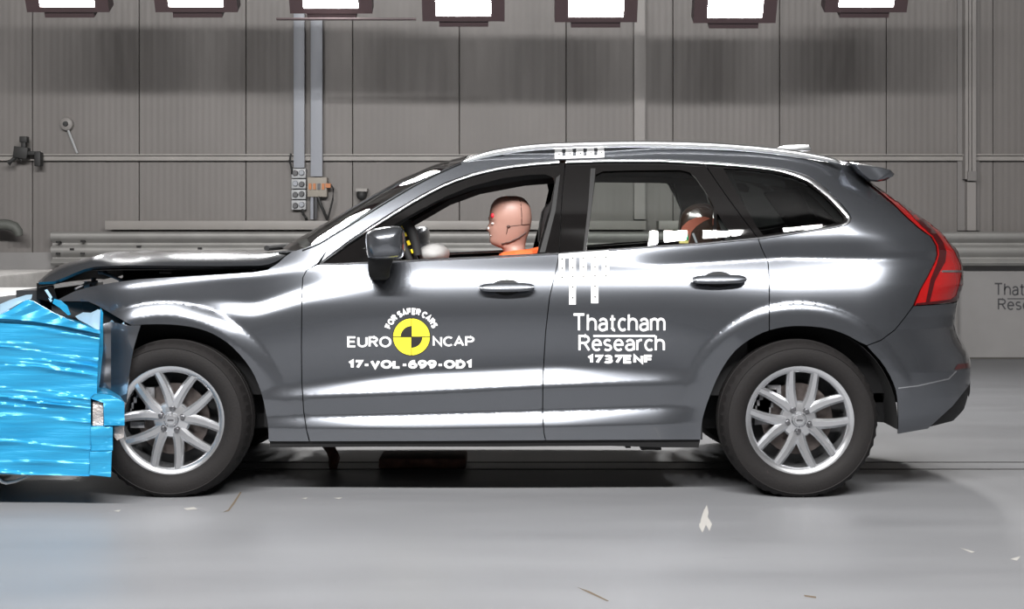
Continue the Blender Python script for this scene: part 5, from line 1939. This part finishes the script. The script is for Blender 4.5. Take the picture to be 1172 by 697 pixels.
# torn pale foil between the sheet and the bumper
def flap(name, pts, ys, m, sub=3):
    P3 = [at(x, y, yy) for (x, y), yy in zip(pts, ys)]
    c = np.mean(np.array(P3), 0) + np.array([0, -.02, .004])
    vs = P3 + [tuple(c)]
    n = len(P3)
    return mesh_obj(name, vs, [(i, (i + 1) % n, n) for i in range(n)], m, bar, smooth=True, sharp=80)


flap('torn_foil', [(86, 362), (95, 357.5), (104, 358), (112, 354), (117, 355), (116, 376), (112, 378), (100, 371), (90, 366)], [.02, .0, -.06, -.10, -.13, -.15, -.16, -.10, -.03], M['foil_pale'])
flap('torn_foil', [(62, 342), (70, 344), (77, 350), (81, 360), (78, 361), (68, 352), (60, 347)], [.05, .03, .0, -.05, -.07, -.04, .02], M['foil'])
flap('torn_foil', [(115, 352), (118, 358), (118, 400), (115, 430), (112.5, 449), (112, 420), (114, 380)], [-.14, -.16, -.17, -.17, -.18, -.20, -.19], M['foil'])
flap('torn_foil', [(0, 348), (12, 343), (30, 337.5), (37, 337), (36, 342), (26, 345), (10, 354), (0, 359)], [.1, .1, .12, .12, .05, .05, .03, .03], M['foil_pale'])

# bumper element of the barrier: three foil blocks and two torn honeycomb faces
def foil_block(name, poly, y0, y1, m):
    V, Fc = sheet(poly, step=(5, 3), thick=0.0, surf=lambda Q: np.array([at(a, c, y0 - .004 * math.sin(c / 4.3 + a / 19) - .0015 * math.sin(c * 1.3)) for a, c in Q]))
    g = MB()
    g.v = [tuple(p) for p in V]; g.f = list(Fc)
    P3 = np.array([at(a, c, y0) for a, c in densify(poly, 5)] + [at(*densify(poly, 5)[0], y0)])
    P4 = P3.copy(); P4[:, 1] = y1; P4[:, 0] -= 0.33 * (y1 - y0)
    g.grid(np.array([P3, P4]))
    return g.build(name, m, bar, sharp=25)


foil_block('bumper_element', [(103.5, 456), (108, 451), (118, 450.3), (127, 451.5), (142.5, 460.5), (142.5, 487), (119, 487), (118.5, 461)], BY - .01, .70, M['foil'])
foil_block('bumper_element', [(104, 487.8), (129, 487.5), (129, 515.5), (104, 516)], BY + .0, .70, M['foil'])
foil_block('bumper_element', [(103, 517), (128, 516.6), (127, 546), (102, 543.5)], BY - .008, .70, M['foil'])
foil_block('honeycomb_tear', [(106.5, 460), (112, 459.5), (118, 462), (118, 486.8), (106, 487)], BY + .015, .1, M['honey'])
foil_block('honeycomb_tear', [(130, 487.6), (142, 487.6), (142, 500), (134, 504), (131, 500)], BY + .03, .1, M['honey'])

# concrete block that carries the barrier, and a low wall behind it
g = MB().box(-7.0, -2.62, -.6, 2.6, 0.0, 0.86)
o = mesh_obj('barrier_block', g.v, g.f, M['white_block'], bevel=.02)
tag(o, 'white painted concrete block behind the blue barrier at the left edge', 'block')
g = MB().box(-7.5, at(61, 0, 5.0)[0], 3.2, 5.2, 0.0, at(0, 308.5, 5.2)[2])
o = mesh_obj('concrete_plinth', g.v, g.f, M['concrete'], bevel=.02)
tag(o, 'low grey concrete plinth further back behind the white block', 'plinth')

# bent white tube under the barrier
o = MB().tube([at(-12, 541, -.1), at(-3, 546, -.1), at(2, 551.5, -.1), at(7, 553, -.1), (at(18, 551, -.05)), at(30, 546, .0), at(42, 540.5, .05)], .007, 8)
tag(o.build('bent_tube', M['white_pipe']), 'thin bent white tube hanging below the blue barrier', 'tube')
# tow trolley parts on the lane under the car
a, c = at(436, 0, 1.0)[0], at(534, 0, 1.0)[0]
g = MB().box(a, c, .86, 1.14, .004, .055)
o = mesh_obj('tow_trolley', g.v, g.f, M['rust'], bevel=.008)
tag(o, 'low rusty brown tow trolley on the lane slots under the car', 'trolley')
x = at(377, 0, .95)[0]
g = MB().tube([(x - .05, 1.15, .09), (x, 1.0, .085), (x + .03, .92, .05), (x + .03, .86, .012)], [.02, .028, .03, .022], 8)
o = g.build('tow_hook', M['rust'])
tag(o, 'small dark brown tow hook on the lane behind the front wheel', 'hook')
